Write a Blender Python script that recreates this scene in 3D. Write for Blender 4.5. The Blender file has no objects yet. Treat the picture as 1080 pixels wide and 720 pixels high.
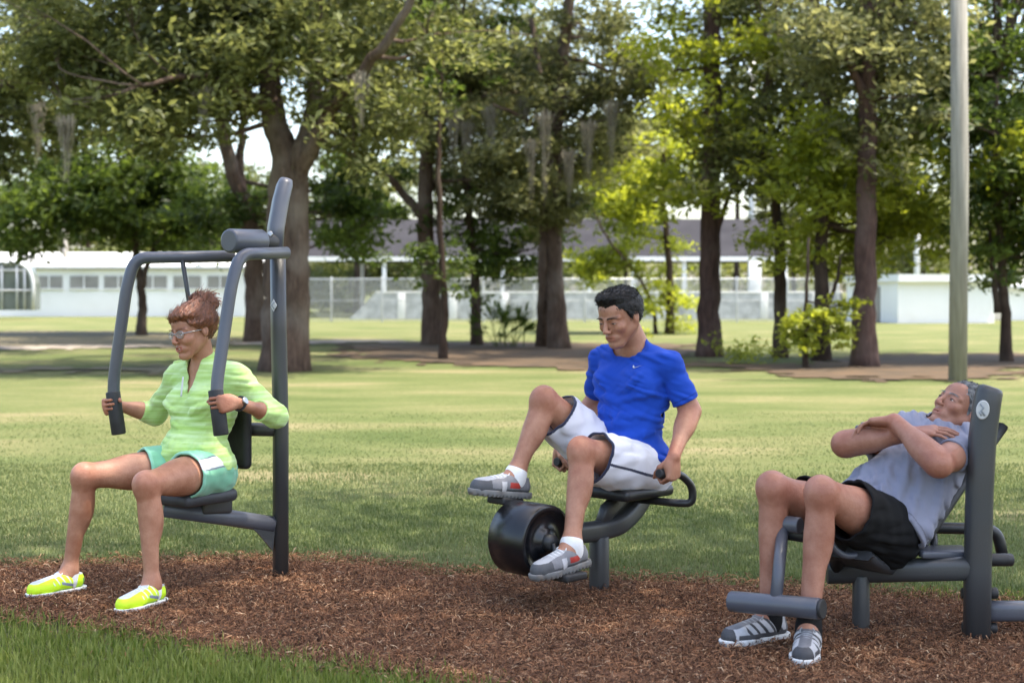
import bpy, bmesh, math, random
import numpy as np
from mathutils import Vector, Matrix

# ------------------------------------------------------------------ camera, sky, sun, exposure
SC = bpy.context.scene
COL = SC.collection
FPX, HZ, CAMZ = 1500.0, 308.0, 1.27          # focal length and horizon in photograph pixels, eye height

cam_d = bpy.data.cameras.new('camera')
cam = bpy.data.objects.new('camera', cam_d)
COL.objects.link(cam)
cam.location = (0, 0, CAMZ)
cam.rotation_euler = (math.radians(90), 0, 0)
cam_d.sensor_width = 36.0
cam_d.lens = 36.0 * FPX / 1080.0
cam_d.shift_y = -(360.0 - HZ) / 1080.0
cam_d.clip_end = 3000
cam_d.dof.use_dof = True
cam_d.dof.focus_distance = 6.0
cam_d.dof.aperture_fstop = 2.9
SC.camera = cam

SUN_EL, SUN_AZ = 70.0, -6.0                 # azimuth measured from +x (right), negative = towards the camera
sdir = Vector((math.cos(math.radians(SUN_EL)) * math.cos(math.radians(SUN_AZ)),
               math.cos(math.radians(SUN_EL)) * math.sin(math.radians(SUN_AZ)),
               math.sin(math.radians(SUN_EL))))
world = bpy.data.worlds.new('World')
SC.world = world
world.use_nodes = True
wn = world.node_tree
bg = wn.nodes['Background']
sky = wn.nodes.new('ShaderNodeTexSky')
sky.sky_type = 'NISHITA'
sky.sun_disc = False
sky.sun_elevation = math.radians(SUN_EL)
sky.sun_rotation = math.radians(90.0 - SUN_AZ)
sky.air_density = 1.0
sky.dust_density = 3.0
sky.ozone_density = 1.0
wn.links.new(sky.outputs[0], bg.inputs[0])
bg.inputs[1].default_value = 0.15
sun_d = bpy.data.lights.new('sun', 'SUN')
sun_d.energy = 3.0
sun_d.angle = math.radians(0.6)
sun_d.color = (1.0, 0.95, 0.86)
sun = bpy.data.objects.new('sun', sun_d)
COL.objects.link(sun)
sun.rotation_euler = sdir.to_track_quat('Z', 'Y').to_euler()
sun.location = (20, -10, 40)
SC.view_settings.view_transform = 'Standard'
SC.view_settings.look = 'None'
SC.view_settings.exposure = 2.0
SC.view_settings.gamma = 1.0
SC.view_settings.use_white_balance = True
SC.view_settings.white_balance_temperature = 6900
SC.view_settings.white_balance_tint = 10
SC.view_settings.use_curve_mapping = False
SC.cycles.use_denoising = True
SC.cycles.max_bounces = 8
SC.cycles.transmission_bounces = 4
SC.cycles.transparent_max_bounces = 8
SC.cycles.sample_clamp_indirect = 6.0

random.seed(7)
RNG = np.random.default_rng(11)

def P(px, py, Y):
    """the point at distance Y seen at this pixel of the 1080 x 720 photograph"""
    return np.array([(px - 540.0) / FPX * Y, Y, CAMZ - (py - HZ) / FPX * Y])

def G(px, py):
    """the point of the ground seen at this pixel"""
    Y = CAMZ * FPX / (py - HZ)
    return np.array([(px - 540.0) / FPX * Y, Y, 0.0])

def GY(px, Y):
    return np.array([(px - 540.0) / FPX * Y, Y, 0.0])

# ------------------------------------------------------------------ object helpers
def tag(o, label=None, cat=None, group=None, kind=None):
    if label: o['label'] = label
    if cat: o['category'] = cat
    if group: o['group'] = group
    if kind: o['kind'] = kind
    return o

def thing(name, label, cat, loc=(0, 0, 0), group=None):
    o = bpy.data.objects.new(name, None)
    COL.objects.link(o)
    o.location = tuple(float(c) for c in loc)
    o.empty_display_size = 0.1
    tag(o, label, cat, group)
    return o

def world_of(o):
    m = Matrix.Translation(o.location)
    return m if o.parent is None else world_of(o.parent) @ o.matrix_parent_inverse @ m

def link(name, me, mat, parent=None):
    o = bpy.data.objects.new(name, me)
    COL.objects.link(o)
    if mat is not None:
        for m in (mat if isinstance(mat, (list, tuple)) else [mat]):
            me.materials.append(m)
    if parent is not None:
        o.parent = parent
        o.matrix_parent_inverse = world_of(parent).inverted()
    return o

def np_mesh(name, verts, faces, smooth=True, col=None, cols2=None):
    """faces: an (M, k) array"""
    verts = np.asarray(verts, np.float32); faces = np.asarray(faces, np.int32)
    me = bpy.data.meshes.new(name)
    M, k = faces.shape
    me.vertices.add(len(verts)); me.vertices.foreach_set('co', verts.ravel())
    me.loops.add(M * k); me.loops.foreach_set('vertex_index', faces.ravel())
    me.polygons.add(M)
    me.polygons.foreach_set('loop_start', np.arange(M, dtype=np.int32) * k)
    me.polygons.foreach_set('loop_total', np.full(M, k, np.int32))
    me.polygons.foreach_set('use_smooth', np.full(M, smooth, bool))
    if col is not None:
        a = me.color_attributes.new('tint', 'FLOAT_COLOR', 'POINT')
        c = np.ones((len(verts), 4), np.float32); c[:, :3] = col
        a.data.foreach_set('color', c.ravel())
    me.update(calc_edges=True)
    return me

class MB:
    """collects simple shapes and links them as one mesh object"""
    def __init__(s): s.v = []; s.f = []; s.sm = []
    def add(s, v, f, smooth=True):
        n = len(s.v)
        s.v += [tuple(float(c) for c in p) for p in v]
        s.f += [tuple(i + n for i in q) for q in f]
        s.sm += [smooth] * len(f)
        return s
    def box(s, c, dims, ax=None, bev=0.0, seg=2):
        bm = bmesh.new()
        bmesh.ops.create_cube(bm, size=1.0)
        bmesh.ops.scale(bm, vec=dims, verts=bm.verts)
        if bev > 0:
            bmesh.ops.bevel(bm, geom=list(bm.edges), offset=bev, segments=seg, affect='EDGES', profile=0.5)
        A = np.eye(3) if ax is None else np.array(ax)      # rows: the box's own axes
        bm.verts.index_update()
        v = [np.array(c) + np.array(q.co) @ A for q in bm.verts]
        f = [[w.index for w in q.verts] for q in bm.faces]
        bm.free()
        return s.add(v, f, smooth=bev > 0)
    def sweep(s, path, prof, up=(0, 0, 1), scale=None, caps=True, smooth=True, closed=False):
        path = [np.array(p, float) for p in path]; n = len(path); m = len(prof)
        up = np.array(up, float); vs = []; fs = []
        prev = None
        for i, p in enumerate(path):
            if closed: t = path[(i + 1) % n] - path[i - 1]
            else: t = path[min(i + 1, n - 1)] - path[max(i - 1, 0)]
            t /= np.linalg.norm(t) + 1e-12
            if prev is None:
                u = up if abs(t @ up) < 0.97 else np.array([1.0, 0, 0])
                x = np.cross(t, u); x /= np.linalg.norm(x)
            else:
                x = prev - t * (prev @ t); x /= np.linalg.norm(x) + 1e-12
            prev = x
            y = np.cross(x, t)
            k = 1.0 if scale is None else scale[i]
            for a, b in prof: vs.append(p + x * a * k + y * b * k)
        for i in range(n if closed else n - 1):
            for j in range(m):
                i2 = (i + 1) % n
                fs.append((i * m + j, i * m + (j + 1) % m, i2 * m + (j + 1) % m, i2 * m + j))
        s.add(vs, fs, smooth)
        if caps and not closed:
            b = len(s.v) - len(vs)
            s.f += [tuple(b + j for j in range(m))[::-1], tuple(b + (n - 1) * m + j for j in range(m))]
            s.sm += [False, False]
        return s
    def tube(s, path, r, seg=14, caps=True, rad=None, closed=False, smooth=True):
        prof = [(math.cos(2 * math.pi * k / seg) * r, math.sin(2 * math.pi * k / seg) * r) for k in range(seg)]
        return s.sweep(path, prof, scale=rad, caps=caps, closed=closed, smooth=smooth)
    def rod(s, a, b, r, r2=None, seg=20, bev=0.004):
        """a cylinder with softened rims"""
        a = np.array(a, float); b = np.array(b, float); d = (b - a) / np.linalg.norm(b - a)
        r2 = r if r2 is None else r2
        return s.tube([a, a + d * bev * 0.3, a + d * bev, b - d * bev, b - d * bev * 0.3, b], 1.0, seg,
                      rad=[r - bev, r - bev * 0.3, r, r2, r2 - bev * 0.3, r2 - bev])
    def build(s, name, mat, parent=None):
        me = bpy.data.meshes.new(name)
        me.from_pydata(s.v, [], s.f)
        me.polygons.foreach_set('use_smooth', s.sm)
        me.update()
        o = link(name, me, mat, parent)
        return o

def rrect(w, h, r, seg=4):
    out = []
    for cx, cy, a0 in ((w / 2 - r, h / 2 - r, 0), (-w / 2 + r, h / 2 - r, 90), (-w / 2 + r, -h / 2 + r, 180), (w / 2 - r, -h / 2 + r, 270)):
        for k in range(seg + 1):
            a = math.radians(a0 + 90 * k / seg)
            out.append((cx + r * math.cos(a), cy + r * math.sin(a)))
    return out

def fillet(pts, r, n=6):
    """a polyline with its corners rounded"""
    pts = [np.array(p, float) for p in pts]
    out = [pts[0]]
    for i in range(1, len(pts) - 1):
        a, b, c = pts[i - 1], pts[i], pts[i + 1]
        ra = min(r, np.linalg.norm(a - b) * 0.45, np.linalg.norm(c - b) * 0.45)
        p0 = b + (a - b) / np.linalg.norm(a - b) * ra
        p1 = b + (c - b) / np.linalg.norm(c - b) * ra
        for k in range(n + 1):
            t = k / n
            out.append((1 - t) ** 2 * p0 + 2 * t * (1 - t) * b + t * t * p1)
    out.append(pts[-1])
    return out

def spline(pts, n=8):
    """Catmull-Rom through the points"""
    pts = [np.array(p, float) for p in pts]
    q = [2 * pts[0] - pts[1]] + pts + [2 * pts[-1] - pts[-2]]
    out = []
    for i in range(1, len(q) - 2):
        for k in range(n):
            t = k / n
            out.append(0.5 * ((2 * q[i]) + (q[i + 1] - q[i - 1]) * t + (2 * q[i - 1] - 5 * q[i] + 4 * q[i + 1] - q[i + 2]) * t * t
                              + (3 * q[i] - q[i - 1] - 3 * q[i + 1] + q[i + 2]) * t ** 3))
    out.append(pts[-1])
    return out

# ------------------------------------------------------------------ materials
def new_mat(name):
    m = bpy.data.materials.new(name)
    m.use_nodes = True
    nt = m.node_tree
    return m, nt, nt.nodes['Principled BSDF'], lambda t: nt.nodes.new('ShaderNode' + t), nt.links.new

def ramp(nd, stops):
    e = nd.color_ramp.elements
    while len(e) < len(stops): e.new(0.5)
    for k, (p, c) in enumerate(stops):
        e[k].position = p; e[k].color = (*c, 1)

def coords(N, L, kind='Object', scale=None):
    tc = N('TexCoord')
    if scale is None: return tc.outputs[kind]
    mp = N('Mapping'); mp.inputs['Scale'].default_value = scale
    L(tc.outputs[kind], mp.inputs[0])
    return mp.outputs[0]

def noise_mat(name, c1, c2, scale=8.0, rough=0.6, bump=0.0, bscale=None, metal=0.0, detail=6, spec=0.5, stretch=None, dirt=None, use_tint=False, coat=0.0):
    m, nt, b, N, L = new_mat(name)
    co = coords(N, L, 'Object', stretch)
    n = N('TexNoise'); n.inputs['Scale'].default_value = scale; n.inputs['Detail'].default_value = detail
    L(co, n.inputs['Vector'])
    r = N('ValToRGB'); ramp(r, [(0.3, c1), (0.7, c2)]); L(n.outputs[0], r.inputs[0])
    out = r.outputs[0]
    if use_tint:
        at = N('Attribute'); at.attribute_name = 'tint'
        mx = N('MixRGB'); mx.blend_type = 'MULTIPLY'; mx.inputs[0].default_value = 1
        L(out, mx.inputs[1]); L(at.outputs['Color'], mx.inputs[2]); out = mx.outputs[0]
    if dirt:
        n3 = N('TexNoise'); n3.inputs['Scale'].default_value = dirt[1]; n3.inputs['Detail'].default_value = 8
        L(coords(N, L), n3.inputs['Vector'])
        r3 = N('ValToRGB'); ramp(r3, [(0.5, (0, 0, 0)), (0.72, (dirt[2],) * 3)]); L(n3.outputs[0], r3.inputs[0])
        mx = N('MixRGB'); L(r3.outputs[0], mx.inputs[0]); L(out, mx.inputs[1]); mx.inputs[2].default_value = (*dirt[0], 1)
        out = mx.outputs[0]
    L(out, b.inputs['Base Color'])
    b.inputs['Roughness'].default_value = rough
    b.inputs['Metallic'].default_value = metal
    b.inputs['Specular IOR Level'].default_value = spec
    b.inputs['Coat Weight'].default_value = coat
    if bump:
        n2 = N('TexNoise'); n2.inputs['Scale'].default_value = bscale or scale * 3; n2.inputs['Detail'].default_value = 8
        L(co, n2.inputs['Vector'])
        bp = N('Bump'); bp.inputs['Strength'].default_value = 1.0; bp.inputs['Distance'].default_value = bump
        L(n2.outputs[0], bp.inputs['Height']); L(bp.outputs[0], b.inputs['Normal'])
    return m

def skin_mat(name, base):
    m, nt, b, N, L = new_mat(name)
    at = N('Attribute'); at.attribute_name = 'tint'
    n = N('TexNoise'); n.inputs['Scale'].default_value = 28; n.inputs['Detail'].default_value = 7; n.inputs['Roughness'].default_value = 0.65
    L(coords(N, L), n.inputs['Vector'])
    r = N('ValToRGB'); ramp(r, [(0.3, tuple(c * k for c, k in zip(base, (0.86, 0.76, 0.72)))), (0.68, tuple(c * k for c, k in zip(base, (1.07, 1.07, 1.07))))])
    L(n.outputs[0], r.inputs[0])
    mx = N('MixRGB'); mx.blend_type = 'MULTIPLY'; mx.inputs[0].default_value = 1
    L(r.outputs[0], mx.inputs[1]); L(at.outputs['Color'], mx.inputs[2])
    L(mx.outputs[0], b.inputs['Base Color'])
    b.inputs['Roughness'].default_value = 0.48
    b.inputs['Specular IOR Level'].default_value = 0.4
    b.inputs['Subsurface Weight'].default_value = 0.05
    b.inputs['Subsurface Radius'].default_value = (0.012, 0.005, 0.003)
    b.inputs['Subsurface Scale'].default_value = 1.0
    n4 = N('TexNoise'); n4.inputs['Scale'].default_value = 9; n4.inputs['Detail'].default_value = 5
    L(coords(N, L), n4.inputs['Vector'])
    r4 = N('ValToRGB'); ramp(r4, [(0.34, (0.74, 0.60, 0.55)), (0.64, (1.10, 1.10, 1.12))]); L(n4.outputs[0], r4.inputs[0])
    m4 = N('MixRGB'); m4.blend_type = 'MULTIPLY'; m4.inputs[0].default_value = 0.75
    L(mx.outputs[0], m4.inputs[1]); L(r4.outputs[0], m4.inputs[2]); L(m4.outputs[0], b.inputs['Base Color'])
    rr = N('MapRange'); rr.inputs[3].default_value = 0.36; rr.inputs[4].default_value = 0.62; L(n.outputs[0], rr.inputs[0]); L(rr.outputs[0], b.inputs['Roughness'])
    n2 = N('TexNoise'); n2.inputs['Scale'].default_value = 130; n2.inputs['Detail'].default_value = 6
    L(coords(N, L), n2.inputs['Vector'])
    bp = N('Bump'); bp.inputs['Distance'].default_value = 0.0022; bp.inputs['Strength'].default_value = 0.6
    L(n2.outputs[0], bp.inputs['Height']); L(bp.outputs[0], b.inputs['Normal'])
    return m

def leaf_mat(name, c1, c2, trans=0.55):
    m, nt, b, N, L = new_mat(name)
    at = N('Attribute'); at.attribute_name = 'tint'
    r = N('ValToRGB'); ramp(r, [(0.0, c1), (1.0, c2)])
    sp = N('SeparateColor'); L(at.outputs['Color'], sp.inputs[0])
    L(sp.outputs[0], r.inputs[0])
    L(r.outputs[0], b.inputs['Base Color'])
    b.inputs['Roughness'].default_value = 0.5
    b.inputs['Specular IOR Level'].default_value = 0.35
    tr = N('BsdfTranslucent')
    hs = N('HueSaturation'); hs.inputs['Value'].default_value = 1.35; hs.inputs['Saturation'].default_value = 1.1; hs.inputs['Hue'].default_value = 0.485
    L(r.outputs[0], hs.inputs['Color']); L(hs.outputs[0], tr.inputs[0])
    ms = N('MixShader'); ms.inputs[0].default_value = trans
    L(b.outputs[0], ms.inputs[1]); L(tr.outputs[0], ms.inputs[2])
    L(ms.outputs[0], nt.nodes['Material Output'].inputs[0])
    return m

def bark_mat(name, c1, c2, lichen=(0.30, 0.28, 0.24)):
    m, nt, b, N, L = new_mat(name)
    n = N('TexNoise'); n.inputs['Scale'].default_value = 5; n.inputs['Detail'].default_value = 10; n.inputs['Roughness'].default_value = 0.7
    L(coords(N, L, 'Object', (3.2, 3.2, 0.55)), n.inputs['Vector'])
    r = N('ValToRGB'); ramp(r, [(0.32, c1), (0.66, c2)]); L(n.outputs[0], r.inputs[0])
    n2 = N('TexNoise'); n2.inputs['Scale'].default_value = 1.3; n2.inputs['Detail'].default_value = 5
    L(coords(N, L), n2.inputs['Vector'])
    r2 = N('ValToRGB'); ramp(r2, [(0.5, (0, 0, 0)), (0.68, (0.7,) * 3)]); L(n2.outputs[0], r2.inputs[0])
    mx = N('MixRGB'); L(r2.outputs[0], mx.inputs[0]); L(r.outputs[0], mx.inputs[1]); mx.inputs[2].default_value = (*lichen, 1)
    L(mx.outputs[0], b.inputs['Base Color'])
    b.inputs['Roughness'].default_value = 0.9
    b.inputs['Specular IOR Level'].default_value = 0.2
    bp = N('Bump'); bp.inputs['Distance'].default_value = 0.05
    L(n.outputs[0], bp.inputs['Height']); L(bp.outputs[0], b.inputs['Normal'])
    return m

M = {}
M['grey_paint'] = noise_mat('grey_paint', (0.034, 0.036, 0.038), (0.046, 0.048, 0.050), 3, 0.40, 0.0006, 240, spec=0.5, dirt=((0.06, 0.05, 0.042), 5, 0.35))
M['blue_grey_paint'] = noise_mat('blue_grey_paint', (0.066, 0.071, 0.088), (0.086, 0.092, 0.112), 3, 0.32, 0.0006, 240, spec=0.5, dirt=((0.09, 0.08, 0.07), 6, 0.3))
M['dark_paint'] = noise_mat('dark_paint', (0.012, 0.013, 0.014), (0.018, 0.019, 0.021), 4, 0.4, 0.0005, 200, dirt=((0.07, 0.06, 0.05), 6, 0.3))
M['rubber'] = noise_mat('rubber', (0.012, 0.012, 0.013), (0.022, 0.022, 0.023), 30, 0.6, 0.001, 150)
M['black_plastic'] = noise_mat('black_plastic', (0.004, 0.0045, 0.006), (0.008, 0.0085, 0.011), 6, 0.26, 0.0004, 160)
M['pad'] = noise_mat('pad', (0.03, 0.031, 0.034), (0.045, 0.046, 0.05), 12, 0.5, 0.001, 90)
M['badge'] = noise_mat('badge', (0.42, 0.42, 0.41), (0.50, 0.50, 0.49), 20, 0.4)
M['badge_mark'] = noise_mat('badge_mark', (0.2, 0.22, 0.24), (0.3, 0.32, 0.34), 20, 0.4)
M['steel'] = noise_mat('steel', (0.35, 0.35, 0.36), (0.45, 0.45, 0.46), 20, 0.35, metal=1.0)
M['white_wall'] = noise_mat('white_wall', (0.74, 0.74, 0.72), (0.82, 0.82, 0.81), 0.5, 0.8, dirt=((0.6, 0.58, 0.52), 0.7, 0.4))
M['white_roof'] = noise_mat('white_roof', (0.66, 0.67, 0.68), (0.78, 0.79, 0.8), 0.7, 0.6, dirt=((0.5, 0.48, 0.44), 0.8, 0.5))
M['window_band'] = noise_mat('window_band', (0.20, 0.19, 0.175), (0.30, 0.285, 0.265), 1.2, 0.3)
M['roof_grey'] = noise_mat('roof_grey', (0.028, 0.028, 0.033), (0.040, 0.040, 0.046), 0.8, 1.0, 0.01, 6, spec=0.05)
M['white_paint'] = noise_mat('white_paint', (0.72, 0.72, 0.71), (0.8, 0.8, 0.79), 2, 0.5)
M['galv'] = noise_mat('galv', (0.45, 0.46, 0.47), (0.58, 0.59, 0.6), 3, 0.45, metal=0.3)
M['sand'] = noise_mat('sand', (0.20, 0.205, 0.21), (0.55, 0.56, 0.57), 2.6, 0.9, 0.01, 5)
M['pole_wood'] = noise_mat('pole_wood', (0.17, 0.158, 0.135), (0.29, 0.275, 0.24), 5, 0.85, 0.004, 14, stretch=(4, 4, 0.3))
M['bark_oak'] = bark_mat('bark_oak', (0.042, 0.026, 0.019), (0.135, 0.092, 0.070), (0.19, 0.155, 0.13))
M['bark_dark'] = bark_mat('bark_dark', (0.026, 0.017, 0.013), (0.082, 0.054, 0.041), (0.11, 0.085, 0.068))
M['bark_pine'] = bark_mat('bark_pine', (0.034, 0.020, 0.017), (0.105, 0.062, 0.052), (0.14, 0.10, 0.088))
M['moss'] = noise_mat('moss', (0.15, 0.132, 0.10), (0.29, 0.255, 0.195), 3, 0.95)
M['leaf_oak'] = leaf_mat('leaf_oak', (0.032, 0.044, 0.014), (0.25, 0.275, 0.10))
M['leaf_deep'] = leaf_mat('leaf_deep', (0.022, 0.042, 0.010), (0.13, 0.19, 0.042))
M['leaf_olive'] = leaf_mat('leaf_olive', (0.040, 0.052, 0.020), (0.27, 0.28, 0.12))
M['leaf_bright'] = leaf_mat('leaf_bright', (0.13, 0.17, 0.026), (0.40, 0.45, 0.075), 0.6)
M['leaf_pine'] = leaf_mat('leaf_pine', (0.022, 0.036, 0.014), (0.10, 0.13, 0.045), 0.3)
M['leaf_far'] = leaf_mat('leaf_far', (0.085, 0.115, 0.032), (0.24, 0.26, 0.085), 0.4)
# ------------------------------------------------------------------ the ground
def hash_noise(x, y, seed=0):
    r = np.random.default_rng(seed)
    out = np.zeros_like(x)
    for k in range(7):
        a = r.uniform(0, 2 * math.pi); f = 1.0 * 1.55 ** (k * 0.7); ph = r.uniform(0, 9, 2)
        out += np.sin((x * math.cos(a) + y * math.sin(a)) * f + ph[0] + 1.3 * np.sin((x * -math.sin(a) + y * math.cos(a)) * f * 0.7 + ph[1])) / (1 + 0.35 * k)
    return out / 3.0

def lawn_material():
    m, nt, b, N, L = new_mat('lawn')
    co = coords(N, L)
    n1 = N('TexNoise'); n1.inputs['Scale'].default_value = 0.55; n1.inputs['Detail'].default_value = 7; n1.inputs['Roughness'].default_value = 0.62
    L(coords(N, L, 'Object', (0.55, 1.25, 1)), n1.inputs['Vector'])
    r1 = N('ValToRGB'); ramp(r1, [(0.28, (0.058, 0.086, 0.025)), (0.45, (0.102, 0.124, 0.046)), (0.58, (0.148, 0.152, 0.070)), (0.72, (0.25, 0.205, 0.13))])
    L(n1.outputs[0], r1.inputs[0])
    n2 = N('TexNoise'); n2.inputs['Scale'].default_value = 16; n2.inputs['Detail'].default_value = 9; n2.inputs['Roughness'].default_value = 0.78
    L(co, n2.inputs['Vector'])
    r2 = N('ValToRGB'); ramp(r2, [(0.3, (0.55, 0.6, 0.5)), (0.7, (1.25, 1.2, 1.15))]); L(n2.outputs[0], r2.inputs[0])
    mx = N('MixRGB'); mx.blend_type = 'MULTIPLY'; mx.inputs[0].default_value = 0.9
    L(r1.outputs[0], mx.inputs[1]); L(r2.outputs[0], mx.inputs[2])
    L(mx.outputs[0], b.inputs['Base Color'])
    b.inputs['Roughness'].default_value = 0.95; b.inputs['Specular IOR Level'].default_value = 0.15
    bp = N('Bump'); bp.inputs['Distance'].default_value = 0.03
    L(n2.outputs[0], bp.inputs['Height']); L(bp.outputs[0], b.inputs['Normal'])
    return m
M['lawn'] = lawn_material()

gx = np.concatenate([[-1500, -300], np.linspace(-60, 60, 61), [300, 1500]])
gy = np.concatenate([[-300, -30], np.linspace(-8, 110, 60), [300, 2000]])
GXX, GYY = np.meshgrid(gx, gy, indexing='ij')
gv = np.stack([GXX, GYY, np.zeros_like(GXX)], -1).reshape(-1, 3)
ni, nj = GXX.shape
ii, jj = np.meshgrid(np.arange(ni - 1), np.arange(nj - 1), indexing='ij')
gf = np.stack([ii * nj + jj, (ii + 1) * nj + jj, (ii + 1) * nj + jj + 1, ii * nj + jj + 1], -1).reshape(-1, 4)
tag(link('lawn', np_mesh('lawn', gv, gf, False), M['lawn']), kind='structure')

def in_poly(x, y, poly):
    inside = np.zeros(x.shape, bool)
    n = len(poly)
    for i in range(n):
        x0, y0 = poly[i]; x1, y1 = poly[(i + 1) % n]
        c = ((y0 > y) != (y1 > y))
        with np.errstate(divide='ignore', invalid='ignore'):
            xi = (x1 - x0) * (y - y0) / (y1 - y0) + x0
        inside ^= c & (x < xi)
    return inside

def edge_dist(x, y, poly):
    d = np.full(x.shape, 1e9)
    n = len(poly)
    for i in range(n):
        a = np.array(poly[i]); b = np.array(poly[(i + 1) % n]); ab = b - a
        t = np.clip(((x - a[0]) * ab[0] + (y - a[1]) * ab[1]) / (ab @ ab + 1e-12), 0, 1)
        d = np.minimum(d, np.hypot(x - a[0] - t * ab[0], y - a[1] - t * ab[1]))
    return d

def bed_sheet(name, poly, cell, z, mat, wob=0.05, seed=3):
    poly = [tuple(p[:2]) for p in poly]
    xs = np.array([p[0] for p in poly]); ys = np.array([p[1] for p in poly])
    ax = np.arange(xs.min() - 0.3, xs.max() + 0.3, cell); ay = np.arange(ys.min() - 0.3, ys.max() + 0.3, cell)
    X, Y = np.meshgrid(ax, ay, indexing='ij')
    s = 3.0 / max(wob * 20, 0.4)
    WX = X + wob * hash_noise(X * 3 * s, Y * 3 * s, seed); WY = Y + wob * hash_noise(X * 3 * s, Y * 3 * s, seed + 1)
    ins = in_poly(WX, WY, poly)
    d = edge_dist(WX, WY, poly)
    if cell > 0.1:                                            # far sheets thin out raggedly towards their edge
        pr = np.random.default_rng(seed + 9).uniform(0, 1, X.shape)
        pr = (pr + np.roll(pr, 1, 0) + np.roll(pr, -1, 0)) / 3
        ins &= d > 1.5 * np.clip(pr - 0.28, 0, 1) * 1.6
    H = z + np.minimum(d * 0.08, 0.014) + np.where(ins, np.minimum(d * 0.1, 0.009), 0) * hash_noise(X * 9, Y * 9, seed + 2)
    cells = ins[:-1, :-1] & ins[1:, :-1] & ins[1:, 1:] & ins[:-1, 1:]
    nj = X.shape[1]
    i, j = np.nonzero(cells)
    f = np.stack([i * nj + j, (i + 1) * nj + j, (i + 1) * nj + j + 1, i * nj + j + 1], -1)
    used, inv = np.unique(f, return_inverse=True)
    v = np.stack([X, Y, np.maximum(H, z)], -1).reshape(-1, 3)[used]
    o = link(name, np_mesh(name, v, inv.reshape(-1, 4)), mat)
    return tag(o, kind='structure'), poly

M['mulch_base'] = noise_mat('mulch_base', (0.050, 0.024, 0.014), (0.185, 0.092, 0.052), 30, 0.95, 0.02, 45, detail=10, stretch=(0.6, 1.4, 1), spec=0.15)
M['mulch_chip'] = noise_mat('mulch_chip', (0.8, 0.8, 0.8), (1.1, 1.1, 1.1), 30, 0.9, spec=0.2, use_tint=True)
far_edge = [(-700, 597), (-200, 599), (0, 598), (80, 596), (160, 593), (300, 590), (380, 594), (450, 603), (540, 607), (620, 610), (760, 616), (880, 622), (1000, 632), (1100, 640), (1300, 652)]
near_edge = [(1500, 1000), (900, 880), (640, 765), (520, 732), (420, 715), (300, 697), (200, 681), (100, 665), (0, 652), (-150, 640), (-700, 632)]
bed_poly = [G(a, b)[:2] for a, b in far_edge] + [G(a, b)[:2] for a, b in near_edge]
mulch_bed, bed_poly = bed_sheet('mulch_bed', bed_poly, 0.035, 0.004, M['mulch_base'], 0.06, 5)

def strip_chips(n, xr, yr, poly, wob, seed, zlift=0.014, size=(0.010, 0.042)):
    r = np.random.default_rng(seed)
    x = r.uniform(*xr, n); y = r.uniform(*yr, n)
    jx = x + r.normal(0, wob, n); jy = y + r.normal(0, wob, n)
    ok = in_poly(jx, jy, poly)
    x, y = x[ok], y[ok]; n = len(x)
    L = r.uniform(*size, n) * r.uniform(0.5, 1.2, n); W = r.uniform(0.0016, 0.0048, n)
    a = r.normal(0.15, 1.05, n); t = r.normal(0, 0.22, n)
    dx, dy, dz = np.cos(a) * np.cos(t), np.sin(a) * np.cos(t), np.sin(t)
    wx, wy = -np.sin(a), np.cos(a)
    roll = r.normal(0, 0.5, n)
    wz = np.sin(roll); wx *= np.cos(roll); wy *= np.cos(roll)
    z = zlift + r.uniform(0.0, 0.017, n) + np.abs(dz) * L * 0.35
    bend = r.normal(0, 0.006, n)
    D = np.stack([dx, dy, dz], -1) * L[:, None] / 2; Wv = np.stack([wx, wy, wz], -1) * W[:, None] / 2
    C = np.stack([x, y, z], -1); B = np.zeros_like(C); B[:, 2] = np.abs(bend)
    v = np.stack([C - D - Wv * 0.7, C - D + Wv * 0.7, C + B - Wv, C + B + Wv, C + D - Wv * 0.5, C + D + Wv * 0.5], 1).reshape(-1, 3)
    b = (np.arange(n) * 6)[:, None]
    f = np.concatenate([b + np.array([0, 2, 3, 1]), b + np.array([2, 4, 5, 3])], 0)
    pal = np.array([(0.155, 0.072, 0.037), (0.235, 0.118, 0.062), (0.085, 0.040, 0.023), (0.33, 0.19, 0.105), (0.205, 0.092, 0.045), (0.44, 0.30, 0.19), (0.05, 0.026, 0.017)])
    pick = r.choice(len(pal), n, p=[0.25, 0.25, 0.16, 0.10, 0.15, 0.03, 0.06])
    col = np.repeat(pal[pick] * r.uniform(0.75, 1.25, (n, 1)), 6, 0)
    return v, f, col
v, f, col = strip_chips(400000, (-4.3, 4.5), (4.2, 7.1), bed_poly, 0.085, 21)
tag(link('mulch_chips', np_mesh('mulch_chips', v, f, False, col), M['mulch_chip']),
    'reddish brown shredded bark mulch spread under the exercise machines', 'mulch', kind='stuff')

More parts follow.
